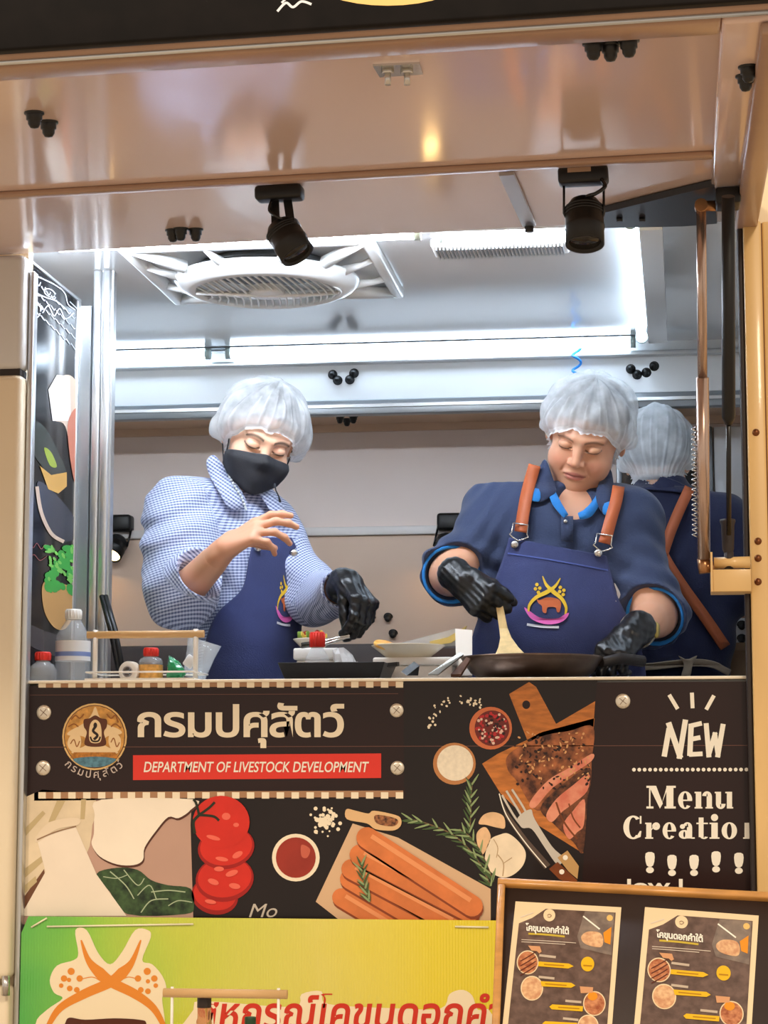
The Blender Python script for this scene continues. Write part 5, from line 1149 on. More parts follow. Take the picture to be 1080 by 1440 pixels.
# ================================================================== the cook in the navy polo (centre right)
def man():
    SR, SL = AT(702, 728, 0.74), AT(880, 738, 0.74); NB = AT(804, 718, 0.745); ER, WR = AT(634, 808, 0.63), AT(650, 817, 0.45); EL, WL = AT(922, 866, 0.64), AT(889, 892, 0.45)
    CH, BE, PE = AT(792, 785, 0.74), AT(788, 890, 0.72), AT(788, 1005, 0.74)
    Rh = rot(-3, 14, 33); H = Head((814, 630), 0.61, Rh, 1.0, 1.06, NB, 0.003)
    lo, hi = (SR[0] - 0.2, 0.30, 0.545), (SL[0] + 0.2, 0.96, NB[2] + 0.05)
    def torso(F, o=0.0, k=0.05):
        F.ell(CH, (0.172 + o, 0.122 + o, 0.165 + o), k); F.ell(BE, (0.172 + o, 0.142 + o, 0.19 + o), k); F.ell(PE, (0.168 + o, 0.128 + o, 0.15 + o), k)
        F.cone(SR, SL, 0.066 + o, 0.066 + o, k); F.cone(NB + np.array([0, 0.01, 0.0]), SR + np.array([0.03, 0, 0.01]), 0.05 + o, 0.052 + o, k); F.cone(NB + np.array([0, 0.01, 0.0]), SL + np.array([-0.03, 0, 0.01]), 0.05 + o, 0.052 + o, k)
    B = Fld(lo, hi, 0.005); torso(B); B.cone(NB + np.array([0, 0, -0.02]), NB + np.array([0, -0.01, 0.035]), 0.058, 0.055, 0.03)
    for S_, E_, W_ in ((SR, ER, WR), (SL, EL, WL)):
        B.cone(S_, E_, 0.054, 0.046, 0.03); B.cone(E_, W_, 0.044, 0.031, 0.02)
    legs(B, PE, 0)
    hv = H.mesh(); bv = B.mesh()
    col = np.concatenate([H.colors(SK_M, LIP_M, browz=0.017, blush=0.18, bs=0.5), np.tile(np.array(SK_M), (len(bv[0]), 1))])
    body = quads_obj('person', [hv, bv], m_skin, None, col)
    tag(body, 'cook in navy polo and denim apron stirring a wok with wooden spatula', 'person')
    # polo shirt
    S = Fld((lo[0] - 0.02, 0.40, 1.28), (hi[0] + 0.02, 0.95, NB[2] + 0.06), 0.004); torso(S, 0.012)
    for S_, E_, W_ in ((SR, ER, WR), (SL, EL, WL)):
        e2 = E_ + (W_ - E_) * 0.16
        S.cone(S_, E_, 0.072, 0.066, 0.05); S.cone(E_, e2, 0.066, 0.064, 0.02)
    S.wrinkle(lambda x, y, z: 0.0034 * np.sin(46 * x + 30 * z + 8 * np.sin(11 * z) + 20 * y) * np.clip((1.86 - z) * 6, 0, 1) + 0.0042 * np.sin(24 * z - 34 * np.abs(x - CH[0]) + 4 * np.sin(9 * x)) + 0.0022 * np.sin(85 * z + 52 * np.abs(x - CH[0]) + 5 * np.sin(23 * x) + 30 * y) * np.clip((np.abs(x - CH[0]) - 0.09) * 14, 0, 1))
    drapeF = Fld(lo, hi, 0.006); torso(drapeF, 0.014); drapeF.cone(NB, NB + np.array([0, -0.005, 0.05]), 0.062, 0.060, 0.02)
    S.ell(AT(808, 694, 0.60), (0.052, 0.085, 0.058), 0.012, op='sub')
    for S_, E_, W_ in ((SR, ER, WR), (SL, EL, WL)):
        d = nrm(W_ - E_); e2 = E_ + (W_ - E_) * 0.16; S.cone(e2 + d * 0.03, e2 + d * 0.11, 0.085, 0.085, 0.0, op='sub'); S.cone(E_ + d * 0.01, e2 + d * 0.12, 0.056, 0.058, 0.004, op='sub')
    sh = quads_obj('polo_shirt', [S.mesh()], m_navy, body)
    for S_, E_, W_ in ((SR, ER, WR), (SL, EL, WL)):
        d = nrm(W_ - E_); e2 = E_ + (W_ - E_) * 0.16; c = e2 - d * 0.058 + d * 0.0
        p = Vector(e2 - d * 0.062 + d * 0.0); 
        MB().lathe(Vector(E_ + d * 0.0), [(0.0575, -0.012), (0.0605, (W_ - E_) @ d * 0.16 - 0.044), (0.0655, (W_ - E_) @ d * 0.16 - 0.034), (0.0660, (W_ - E_) @ d * 0.16 - 0.022), (0.0600, (W_ - E_) @ d * 0.16 - 0.022), (0.0560, -0.012)], 28, d).build('sleeve_trim', m_blue, sh)
    # trousers
    T = Fld((lo[0], 0.5, 0.58), (hi[0], 0.95, 1.46), 0.007); T.ell(PE, (0.178, 0.138, 0.155), 0.04); legs(T, PE, 0, r=0.096); T.cut((0, 0, 0.62), (0, 0, -1)); quads_obj('trousers', [T.mesh()], m_pants, body)
    # collar
    cf = lambda nm, poly, m, off, par=sh: drape_poly(nm, drapeF, poly, m, par, off, 0.70, 0.003)
    cf('collar', spline([(766, 646), (754, 668), (742, 690), (745, 700), (760, 706), (774, 698), (782, 690), (776, 668)], 4), m_navy, 0.012)
    cf('collar_tip', spline([(743, 690), (758, 688), (759, 704), (748, 704), (742, 698)], 3), m_blue, 0.0150)
    cf('collar_edge', stroke([(768, 652), (772, 680), (782, 706), (796, 726)], 9, 6, True, [5, 9, 12, 8]), m_blue, 0.011)
    cf('collar', spline([(858, 660), (864, 690), (868, 716), (862, 724), (848, 722), (838, 700), (844, 676)], 4), m_navy, 0.012)
    cf('collar_tip', spline([(850, 708), (867, 706), (867, 720), (857, 724), (848, 722)], 3), m_blue, 0.0150)
    cf('collar_edge', stroke([(850, 676), (842, 700), (828, 720), (814, 726)], 12, 6, True, [5, 10, 14, 9]), m_blue, 0.011)
    cf('placket', [(789, 726), (806, 726), (806, 762), (789, 760)], m_navy, 0.010)
    p = Vector(drape_pts(drapeF, [795], [733], 0.012, 0.6)[0]); MB().lathe(p, [(0, -0.003), (0.0045, -0.0025), (0.0048, 0.001)], 12, (0, 1, 0)).build('button', m_steel, sh)
    # apron
    ap, P = drape_grid('apron', drapeF, [(716, 756), (706, 790), (692, 826), (672, 872), (660, 920), (658, 1000), (656, 1120)], [(853, 782), (858, 802), (868, 838), (890, 884), (906, 932), (908, 1000), (908, 1120)], m_denim, body, 0.010, 0.58, 30, 60, 10)
    topL = P[:, :, :]
    drape_poly('bib_hem', drapeF, stroke([(714, 778), (780, 788), (856, 802)], 2.0), mat('denim_seam', (70, 86, 148), 0.8), ap, 0.0135, 0.58)
    drape_poly('apron_pocket_edge', drapeF, stroke([(864, 820), (870, 836), (866, 846)], 4, 6, True, [1, 5, 1]), mat('pocket_glint', (176, 172, 168), 0.6), ap, 0.0135, 0.58)
    for nm, pts, bk_, rv in (('left', [(752, 654), (742, 690), (737, 716), (732, 748)], (731, 745), (724, 766)), ('right', [(870, 684), (866, 706), (858, 734), (850, 764)], (849, 760), (841, 778))):
        st = drape_poly('strap', drapeF, stroke(pts, 17), m_strap, ap, 0.018, 0.66, 0.003)
        c = Vector(drape_pts(drapeF, [bk_[0]], [bk_[1]], 0.021, 0.6)[0]); r = Vector(drape_pts(drapeF, [rv[0]], [rv[1]], 0.018, 0.6)[0])
        a, b_ = 0.017, 0.013; ux = Vector((math.cos(0.16), 0, -math.sin(0.16))); uz = Vector((math.sin(0.16), 0, math.cos(0.16)))
        ring = [c + ux * x + uz * z for x, z in ((-a, b_), (a, b_), (a, -b_ * .6), (a * 1.25, -b_), (a * .7, -b_ * 1.5), (0, -b_ * 1.9), (-a * .7, -b_ * 1.5), (-a * 1.25, -b_), (-a, -b_ * .6), (-a, b_))]
        MB().tube(ring, 0.0019, 6).build('buckle', m_steel, ap)
        MB().lathe(r, [(0, -0.006), (0.006, -0.0055), (0.0095, -0.003), (0.0098, 0.001)], 16, (0, 1, 0)).build('rivet', m_steel, ap)
    logo(ap, drapeF, 0.58, 771, 848, 1.0, 1.0, 0.0135)
    # head dress
    make_hair(H, body, 0.062, 0.007, -0.05); make_net(H, body, 3, 0.044, -0.098, -0.12, 0.018, (1.03, 1.0, 0.93), 0.006, 24)
    # gloves
    G = Fld(*box_around(WR + np.array([0.03, -0.02, -0.02]), 0.125), 0.002)
    d = (0.56, -0.52, -0.50); hand(G, WR, d, (0.50, 0.70, -0.25), True, FIST, (0.7, 0.25, 0.5), 0.6, 1.03, 0.0012)
    G.cone(WR - nrm(d) * 0.03, WR + nrm(d) * 0.01, 0.038, 0.033, 0.01)
    G.wrinkle(lambda x, y, z: 0.0009 * np.sin(300 * x + 170 * z) * np.sin(220 * z - 140 * y)); quads_obj('glove', [G.mesh()], m_glove, body)
    gripR = WR + nrm(d) * 0.085
    G = Fld(*box_around(WL + np.array([-0.03, -0.02, -0.03]), 0.125), 0.002)
    d2 = (-0.36, -0.58, -0.40); hand(G, WL, d2, (-0.15, 0.35, -0.75), False, [(50, 70, 45)] * 4, (0.7, 0.3, 0.5), 0.5, 1.0, 0.0012)
    G.cone(WL - nrm(d2) * 0.03, WL + nrm(d2) * 0.01, 0.038, 0.033, 0.01)
    G.wrinkle(lambda x, y, z: 0.0009 * np.sin(300 * x + 170 * z) * np.sin(220 * z - 140 * y)); quads_obj('glove', [G.mesh()], m_glove, body)
    # watch
    da = nrm(WL - EL); wc = Vector(WL - da * 0.046)
    w_ = MB().lathe(wc - Vector(da) * 0.010, [(0.038, 0), (0.0405, 0.004), (0.0405, 0.016), (0.038, 0.020), (0.035, 0.016), (0.035, 0.004), (0.038, 0)], 28, da).build('wristwatch', mat('watch_steel', (196, 190, 178), 0.3, 0.8, bump=0.6, bscale=160), body)
    wn = Vector(nrm(np.array([0.75, -0.45, -0.1]) - da * (np.array([0.75, -0.45, -0.1]) @ da)))
    MB().lathe(wc + wn * 0.038, [(0.017, 0), (0.018, 0.004), (0.014, 0.008), (0, 0.0085)], 20, wn).build('watch_face', mat('watch_gold', (206, 180, 96), 0.3, 0.6), w_)
    return gripR, WL, d2
grip_spatula, WLm, dLm = man()

# ================================================================== the cook in the checked shirt (left)
def check_material():
    m = bpy.data.materials.new('blue_check_cotton'); m.use_nodes = True; nt = m.node_tree; b = nt.nodes['Principled BSDF']; b.inputs['Roughness'].default_value = 0.8; b.inputs['Sheen Weight'].default_value = 0.15
    def band(nm, pitch, duty):
        a = nt.nodes.new('ShaderNodeAttribute'); a.attribute_name = nm; q = nt.nodes.new('ShaderNodeMath'); q.operation = 'MULTIPLY'; q.inputs[1].default_value = 1 / pitch; nt.links.new(a.outputs['Fac'], q.inputs[0])
        fr = nt.nodes.new('ShaderNodeMath'); fr.operation = 'FRACT'; nt.links.new(q.outputs[0], fr.inputs[0]); l = nt.nodes.new('ShaderNodeMath'); l.operation = 'LESS_THAN'; l.inputs[1].default_value = duty; nt.links.new(fr.outputs[0], l.inputs[0]); return l
    u, v = band('u', 0.0068, 0.46), band('v', 0.0068, 0.5)
    mu = nt.nodes.new('ShaderNodeMath'); mu.operation = 'MULTIPLY'; mu.inputs[1].default_value = 0.26; nt.links.new(u.outputs[0], mu.inputs[0]); ma = nt.nodes.new('ShaderNodeMath'); ma.operation = 'MULTIPLY_ADD'; ma.inputs[1].default_value = 0.62; nt.links.new(v.outputs[0], ma.inputs[0]); nt.links.new(mu.outputs[0], ma.inputs[2])
    mx = nt.nodes.new('ShaderNodeMix'); mx.data_type = 'RGBA'; nt.links.new(ma.outputs[0], mx.inputs[0]); mx.inputs[6].default_value = rgb(206, 216, 240); mx.inputs[7].default_value = rgb(36, 58, 122); nt.links.new(mx.outputs[2], b.inputs['Base Color'])
    return m
m_check = check_material()
def uv_by_bones(v, bones):
    best = np.full(len(v), 1e9); U = np.zeros(len(v)); Vv_ = np.zeros(len(v))
    for a, b_, r, ref in bones:
        a = np.array(a); b_ = np.array(b_); ax = nrm(b_ - a); L = np.linalg.norm(b_ - a); p = v - a; t = p @ ax; q = p - t[:, None] * ax
        d = np.linalg.norm(q, axis=1) / r + np.maximum(0, np.maximum(-t, t - L)) / r
        ev = nrm((ax[0], 0.15 * ax[1], ax[2])); eu = nrm(np.cross(ev, (0, 1, 0))); eu = nrm(eu + np.array([0, 0.35, 0]))
        k = d < best; best[k] = d[k]; U[k] = (p @ eu)[k]; Vv_[k] = (p @ ev)[k]
    return U, Vv_
def woman():
    yaw = 38; Rz = np.array(Matrix.Rotation(math.radians(yaw), 3, 'Z'))
    SR, SL = AT(256, 724, 0.62), AT(372, 744, 0.79); NB = AT(336, 708, 0.715); ER, WR = AT(254, 838, 0.49), AT(318, 770, 0.385); EL, WL = AT(450, 838, 0.64), AT(482, 826, 0.45)
    CH, BE, PE = AT(340, 795, 0.72), AT(348, 895, 0.71), AT(346, 1010, 0.72)
    Rh = rot(27, 13, 28); H = Head((374, 631), 0.585, Rh, 0.98, 1.0, NB)
    lo, hi = (SR[0] - 0.14, 0.28, 0.545), (WL[0] + 0.06, 1.0, NB[2] + 0.05)
    def torso(F, o=0.0, k=0.05):
        F.ell(CH, (0.140 + o, 0.112 + o, 0.155 + o), k, Rz); F.ell(BE, (0.104 + o, 0.100 + o, 0.18 + o), k, Rz); F.ell(PE, (0.118 + o, 0.106 + o, 0.15 + o), k, Rz)
        F.cone(SR, SL, 0.058 + o, 0.058 + o, k); F.cone(NB, SR, 0.045 + o, 0.05 + o, k); F.cone(NB, SL, 0.045 + o, 0.05 + o, k)
    B = Fld(lo, hi, 0.005); torso(B); B.cone(NB + np.array([0, 0, -0.02]), NB + np.array([0, -0.01, 0.035]), 0.052, 0.050, 0.03)
    B.cone(SR, ER, 0.048, 0.042, 0.03); B.cone(ER, WR - nrm(WR - ER) * 0.05, 0.042, 0.032, 0.02); B.cone(SL, EL, 0.048, 0.042, 0.03); B.cone(EL, WL, 0.041, 0.028, 0.02)
    legs(B, PE, yaw)
    # bare right hand, back of the hand to the viewer, fingers drooping as it sprinkles
    G = Fld(*box_around(WR + np.array([0.03, -0.02, 0.02]), 0.13), 0.0019)
    dW = nrm((0.80, -0.18, 0.42)); fa = nrm(WR - ER)
    G.cone(WR - fa * 0.075, WR, 0.0335, 0.0265, 0.01); hand(G, WR, dW, (0.42, 0.62, -0.55), True, [(8, 26, 16), (18, 30, 18), (34, 36, 20), (48, 40, 22)], (0.62, 0.05, 0.75), 0.35, 0.93, 0.0, 0.10)
    hv = H.mesh(); bv = B.mesh(); gv = G.mesh()
    tan = (lin(214), lin(158), lin(126))
    col = np.concatenate([H.colors(SK_W, LIP_W, browz=0.020, bw=0.0042, lw=0.0024), np.tile(np.array(tan), (len(bv[0]) + len(gv[0]), 1))])
    body = quads_obj('person', [hv, bv, gv], m_skin, None, col)
    tag(body, 'cook in blue checked shirt and black face mask sprinkling seasoning', 'person')
    # shirt
    S = Fld((lo[0] - 0.03, 0.36, 1.28), (hi[0] + 0.02, 0.97, NB[2] + 0.05), 0.0035); torso(S, 0.014)
    eR = ER + (WR - ER) * 0.52; eL = EL + (WL - EL) * 0.86
    S.cone(SR, SR * 0.5 + ER * 0.5, 0.078, 0.084, 0.05); S.cone(SR * 0.5 + ER * 0.5, ER, 0.084, 0.074, 0.03); S.cone(ER, eR, 0.072, 0.058, 0.03); S.cone(SL, EL, 0.058, 0.054, 0.04); S.cone(EL, eL, 0.054, 0.043, 0.03)
    S.cone(EL + np.array([-0.02, 0.0, -0.02]), EL * 0.5 + eL * 0.5 + np.array([0, 0, -0.012]), 0.05, 0.045, 0.03)
    S.wrinkle(lambda x, y, z: 0.0040 * np.sin(40 * x - 46 * z + 5 * np.sin(14 * z + 3) + 25 * y) * np.clip((SR[0] + 0.12 - x) * 9, 0.15, 1) + 0.0026 * np.sin(70 * z + 30 * x + 4 * np.sin(20 * x)))
    d = nrm(WR - ER); S.cone(eR + d * 0.036, eR + d * 0.12, 0.078, 0.078, 0.0, op='sub'); S.cone(eR - d * 0.03, eR + d * 0.1, 0.046, 0.049, 0.004, op='sub')
    dl = nrm(WL - EL); S.cone(eL + dl * 0.05, eL + dl * 0.1, 0.06, 0.06, 0.0, op='sub'); S.cone(eL - dl * 0.02, eL + dl * 0.1, 0.034, 0.035, 0.004, op='sub')
    sv, sq = S.mesh()
    U, V_ = uv_by_bones(sv, [(PE, NB, 0.125, (1, -0.3, 0)), (SR, ER + (ER - SR) * 0.6, 0.075, (0, -1, 0)), (ER + (eR - ER) * 0.35, eR, 0.062, (0, -1, 0)), (SL, EL, 0.055, (0, -1, 0)), (EL, eL, 0.045, (0, -1, 0))])
    sh = quads_obj('checked_shirt', [(sv, sq)], m_check, body, None, {'u': U, 'v': V_})
    T = Fld((lo[0], 0.5, 0.58), (hi[0], 0.95, 1.46), 0.007); T.ell(PE, (0.126, 0.114, 0.155), 0.04, Rz); legs(T, PE, yaw, r=0.094); T.cut((0, 0, 0.62), (0, 0, -1)); quads_obj('trousers', [T.mesh()], m_pants, body)
    drapeF = Fld(lo, hi, 0.006); torso(drapeF, 0.018); drapeF.cone(NB, NB + np.array([0, -0.01, 0.06]), 0.06, 0.058, 0.02)
    def uvflat(o, au, av):
        v = np.array([w.co[:] for w in o.data.vertices]); 
        for k, e in (('u', au), ('v', av)):
            a = o.data.attributes.new(k, 'FLOAT', 'POINT'); a.data.foreach_set('value', (v @ nrm(e)).astype(np.float32))
    for poly in ([(300, 640), (291, 648), (293, 664), (308, 692), (322, 714), (336, 716), (346, 709), (340, 692), (326, 672), (312, 652)], [(366, 694), (376, 690), (396, 708), (404, 724), (398, 734), (384, 722), (374, 708)]):
        o = drape_poly('collar', drapeF, spline(poly, 4), m_check, sh, 0.016, 0.70, 0.003); uvflat(o, (1, 0, -0.7), (0.7, 0, 1))
    # beads round the neck
    bp = spline([(322, 668), (330, 684), (340, 700), (346, 716)], 4, False)
    nk = bpy.data.objects.new('bead_necklace', None)
    q = MB()
    for p in drape_pts(drapeF, [a for a, b_ in bp], [b_ for a, b_ in bp], 0.021, 0.68): q.lathe(Vector(p), [(0, -0.0035), (0.0028, -0.002), (0.0035, 0), (0.0028, 0.002), (0, 0.0035)], 8)
    q.build('bead_necklace', mat('pale_beads', (206, 214, 214), 0.25), body)
    # apron
    ap, P = drape_grid('apron', drapeF, [(357, 756), (350, 786), (340, 828), (306, 862), (290, 900), (284, 960), (282, 1120)], [(410, 756), (425, 792), (428, 840), (424, 880), (421, 930), (419, 1000), (418, 1120)], m_denim, body, 0.012, 0.60, 26, 60, 4, 0.003, 0.07)
    for (x, y) in ((363, 770), (413, 778)):
        c = Vector(drape_pts(drapeF, [x], [y], 0.020, 0.62)[0]); MB().lathe(c, [(0, -0.006), (0.006, -0.0055), (0.0095, -0.003), (0.0098, 0.001)], 16, (0, 1, 0)).build('rivet', m_steel, ap)
    logo(ap, drapeF, 0.62, 402, 846, 0.42, 0.98, 0.0150, 0.0)
    # mask
    na, ne = 49, 25; az = np.linspace(-1.22, 1.22, na)[None, :].repeat(ne, 0); v = np.linspace(0, 1, ne)[:, None].repeat(na, 1)
    c = np.array([0, -0.005, -0.055]); A = np.abs(az) / 1.22
    top = 0.040 - 0.028 * A ** 1.6 + 0.006 * np.clip(A - 0.7, 0, 1); bot = -0.066 + 0.036 * A ** 1.4
    zz = bot + (top - bot) * v; el = np.arctan2(zz, 0.085)
    D, r = H.radial(c, az, el); r = blur(np.maximum(blur(r, 14), r), 5); ed = np.minimum(1, np.minimum(v, 1 - v) * 6); ctr = np.exp(-(az / 0.30) ** 2)
    r = r + 0.004 + 0.007 * ed * ctr + 0.004 * ed
    P = c + D * r[..., None]
    mk = grid_obj('face_mask', H.W(P.reshape(-1, 3)).reshape(ne, na, 3), mat('black_mask_cloth', (40, 41, 46), 0.75, bump=0.1, bscale=300), body, 0.002)
    for sx in (-1, 1):
        e0 = P[-2, 0 if sx < 0 else -1]; e1 = P[1, 0 if sx < 0 else -1]
        MB().tube([Vector(H.W(p)) for p in (e0, (sx * 0.079, -0.012, 0.012), (sx * 0.082, 0.022, 0.022), (sx * 0.086, 0.034, -0.01))], 0.0016, 6).tube([Vector(H.W(p)) for p in (e1, (sx * 0.080, 0.0, -0.045), (sx * 0.086, 0.026, -0.03))], 0.0016, 6).build('ear_loop', MATS['black_mask_cloth'], mk)
    MB().tube([Vector(p) for p in (at(386, 680, 0.60), at(388, 690, 0.60), at(392, 698, 0.60), at(394, 706, 0.60))], [0.002, 0.0016, 0.0016, 0.003], 6).build('mask_cord', MATS['black_mask_cloth'], mk)
    make_hair(H, body, 0.070, 0.006, -0.06)
    make_net(H, body, 8, 0.046, -0.098, -0.13, 0.020, (1.02, 1.04, 0.96), 0.0, 30, lambda az, u: 0.016 * np.clip(np.abs(np.sin(az)), 0, 1) ** 2 * np.clip(1 - u * 1.3, 0, 1))
    G = Fld(*box_around(WL + np.array([0.03, -0.02, -0.03]), 0.135), 0.002)
    d = (0.46, -0.50, -0.46); hand(G, WL + np.array([0.012, -0.01, 0.008]), d, (-0.62, 0.35, -0.55), False, [(44, 42, 24), (50, 44, 26), (54, 46, 26), (58, 46, 26)], (0.75, 0.15, 0.55), 0.35, 1.0, 0.0015)
    G.cone(WL - nrm(dl) * 0.012, WL + np.array([0.012, -0.01, 0.008]), 0.0345, 0.032, 0.012)
    G.wrinkle(lambda x, y, z: 0.0012 * np.sin(260 * x + 190 * z) * np.sin(200 * z - 160 * y)); quads_obj('glove', [G.mesh()], m_glove, body)
woman()

# ================================================================== the third cook, seen from behind
def third():
    Yc = 1.22
    SR, SL = AT(1012, 742, Yc), AT(868, 738, Yc); NB = AT(934, 706, Yc); CH, BE, PE = AT(942, 800, Yc), AT(946, 890, Yc), AT(948, 1010, Yc)
    ER, WR = AT(1040, 830, Yc - 0.01), AT(1052, 852, Yc + 0.16); EL, WL = AT(846, 830, Yc), AT(856, 850, Yc + 0.17)
    Rh = rot(172, 0, 14); H = Head((932, 664), Yc + 0.09, Rh, 0.92, 1.0, NB)
    lo, hi = (SL[0] - 0.2, Yc - 0.22, 0.545), (SR[0] + 0.16, Yc + 0.22, NB[2] + 0.05)
    def torso(F, o=0.0, k=0.05):
        F.ell(CH, (0.150 + o, 0.110 + o, 0.150 + o), k); F.ell(BE, (0.140 + o, 0.110 + o, 0.18 + o), k); F.ell(PE, (0.150 + o, 0.120 + o, 0.15 + o), k); F.cone(SR, SL, 0.058 + o, 0.058 + o, k); F.cone(NB, SR, 0.042 + o, 0.048 + o, k); F.cone(NB, SL, 0.042 + o, 0.048 + o, k)
    B = Fld(lo, hi, 0.006); torso(B); B.cone(NB, NB + np.array([0, 0.01, 0.035]), 0.05, 0.05, 0.03)
    for S_, E_, W_ in ((SR, ER, WR), (SL, EL, WL)): B.cone(S_, E_, 0.046, 0.04, 0.03); B.cone(E_, W_, 0.040, 0.028, 0.02)
    legs(B, PE, 180)
    for W_, rt in ((WR, True), (WL, False)): hand(B, W_, (0, 1, -0.2), (0, -0.2, -1), rt, [(20, 20, 10)] * 4)
    hv = H.mesh(); bv = B.mesh(); col = np.tile(np.array(SK_W), (len(hv[0]) + len(bv[0]), 1))
    body = quads_obj('person', [hv, bv], m_skin, None, col); tag(body, 'cook seen from behind with crossed tan straps on a navy shirt', 'person')
    S = Fld((lo[0], lo[1] - 0.02, 1.25), (hi[0] + 0.02, hi[1], NB[2] + 0.06), 0.0045); torso(S, 0.013)
    S.cone(NB + np.array([0, -0.01, -0.01]), NB + np.array([0, 0, 0.03]), 0.068, 0.066, 0.015)
    for S_, E_, W_ in ((SR, ER, WR), (SL, EL, WL)): S.cone(S_, E_, 0.072, 0.066, 0.04)
    S.wrinkle(lambda x, y, z: 0.003 * np.sin(38 * z + 26 * x + 3 * np.sin(13 * x)) + 0.002 * np.sin(60 * x - 50 * z))
    sh = quads_obj('navy_shirt', [S.mesh()], m_navy2, body)
    drapeF = Fld(lo, hi, 0.006); torso(drapeF, 0.016); drapeF.cone(NB, NB + np.array([0, 0, 0.03]), 0.064, 0.062, 0.015)
    drape_poly('collar', drapeF, spline([(886, 690), (908, 668), (936, 672), (962, 682), (976, 694), (940, 690), (908, 688)], 4), m_navy2, sh, 0.012, Yc, 0.004)
    T = Fld((lo[0], lo[1], 0.58), (hi[0], hi[1], 1.46), 0.007); T.ell(PE, (0.158, 0.128, 0.155), 0.04); legs(T, PE, 180, r=0.094); T.cut((0, 0, 0.62), (0, 0, -1)); quads_obj('trousers', [T.mesh()], m_pants, body)
    for pts in ([(970, 686), (956, 716), (942, 750), (932, 780)], [(908, 716), (920, 750), (936, 786), (960, 824), (990, 866), (1020, 910)], [(934, 776), (910, 820), (880, 870), (862, 910)]):
        drape_poly('strap', drapeF, stroke(pts, 15), m_strap, body, 0.016, Yc - 0.1, 0.003)
    tie = mat('cream_tie', (176, 158, 136), 0.8)
    drape_poly('waist_tie', drapeF, stroke([(850, 940), (910, 938), (966, 932), (1000, 934), (1026, 946)], 9), tie, body, 0.020, Yc - 0.1, 0.003)
    drape_poly('tie_bow', drapeF, spline([(954, 922), (966, 928), (980, 922), (974, 934), (970, 952), (958, 952), (962, 934)], 3), tie, body, 0.026, Yc - 0.1, 0.004)
    make_hair(H, body, 0.060, 0.008, -0.08)
    if False: bn = Fld(*box_around(H.W((0.0, 0.10, -0.01)), 0.09), 0.004); bn.ell(H.W((0.0, 0.085, -0.045)), (0.040, 0.03, 0.030), 0); quads_obj('hair_bun', [bn.mesh()], m_hair, body)
    make_net(H, body, 12, 0.045, -0.09, -0.13, 0.017, (1.0, 1.0, 1.03), 0.0, 34, lambda az, u: 0.022 * np.clip(-np.cos(az), 0, 1) * np.clip(1 - u, 0, 1))
third()
# ================================================================== spotlights
m_bulb_off = mat('dark_lens', (40, 38, 36), 0.1)
m_bulb_on = mat('warm_lens_glow', (255, 230, 180), 0.3, emit=(255, 206, 130), estr=26.0)
def spot_head(t, c, axis, r, L, lit=False):
    ax = Vector(axis).normalized(); c = Vector(c)
    hd = MB().lathe(c - ax * L / 2, [(0, 0), (r * .45, 0.0), (r * .72, L * .05), (r * .9, L * .16), (r, L * .24), (r, L * .58), (r * 1.03, L * .60), (r * 1.03, L * .66), (r, L * .68), (r, L), (r * .9, L), (r * .86, L * .93), (0, L * .93)], 28, ax).build('lamp_head', m_black, t)
    MB().lathe(c + ax * L * 0.44, [(0, 0.002), (r * .8, 0.001), (r * .84, -0.002)], 24, ax).build('lens', m_bulb_on if lit else m_bulb_off, hd)
    for i in range(3):
        MB().lathe(c + ax * (L * (-.30 + .06 * i)), [(r * 0.99, 0), (r * 1.04, 0.001), (r * 1.04, 0.003), (r * 0.99, 0.004)], 24, ax).build('cooling_ring', m_black, hd)
    return hd
def wire(t, pts, r=0.003, nm='cable'): return MB().tube([Vector(p) for p in spline([tuple(p) for p in pts], 6, False)], r, 7).build(nm, m_blackgloss, t)
# on the awning
bA = awn(393, 262); tA = thing('spotlight', bA, 'black tilted spotlight hanging from the awning left of centre', 'spotlight')
MB().bevbox((-0.042, -0.022, -0.026), (0.042, 0.022, 0.0), 0.007, 3, RA, bA).build('base', m_black, tA)
hA = at(405, 336, bA.y + 0.005); axA = Vector((0.50, -0.15, -0.82)).normalized()
spot_head(tA, hA, axA, 0.031, 0.074)
for px_ in (386, 404):
    p = at(px_, 280, bA.y); q = at(px_ + 2 if px_ < 395 else px_ + 6, 322, bA.y - 0.012)
    d = (q - p).normalized(); s = d.cross(Vector((0, 1, 0))).normalized() * 0.0075
    MB().prism([p - s, q - s, q + s, p + s], (0, 0.004, 0)).build('arm', m_black, tA)
wire(tA, [at(383, 281, bA.y - .01), at(379, 296, bA.y - .02), at(392, 306, bA.y - .02), at(400, 312, bA.y - .01)])
bB = awn(820, 236); tB = thing('spotlight', bB, 'black upright spotlight with looped cable hanging from the awning at right', 'spotlight')
MB().bevbox((-0.043, -0.024, -0.030), (0.043, 0.022, 0.0), 0.007, 3, RA, bB).build('base', m_black, tB)
MB().box((-0.026, -0.0246, -0.012), (0.014, -0.0241, -0.004), RA, bB).build('nameplate', mat('nameplate', (160, 130, 106), 0.5), tB)
hB = at(822, 312, bB.y + 0.01); spot_head(tB, hB, (0.02, -0.25, -1), 0.0335, 0.088)
for px_ in (793, 849):
    MB().tube([at(px_, 256, bB.y), at(px_, 300, bB.y + 0.005), at(px_ + (4 if px_ < 800 else -3), 308, bB.y + 0.008)], 0.0022, 6).build('arm', m_blackgloss, tB)
wire(tB, [at(846, 252, bB.y - .02), at(851, 262, bB.y - .03), at(838, 272, bB.y - .03), at(826, 276, bB.y - .01), at(824, 282, bB.y)], 0.0035)
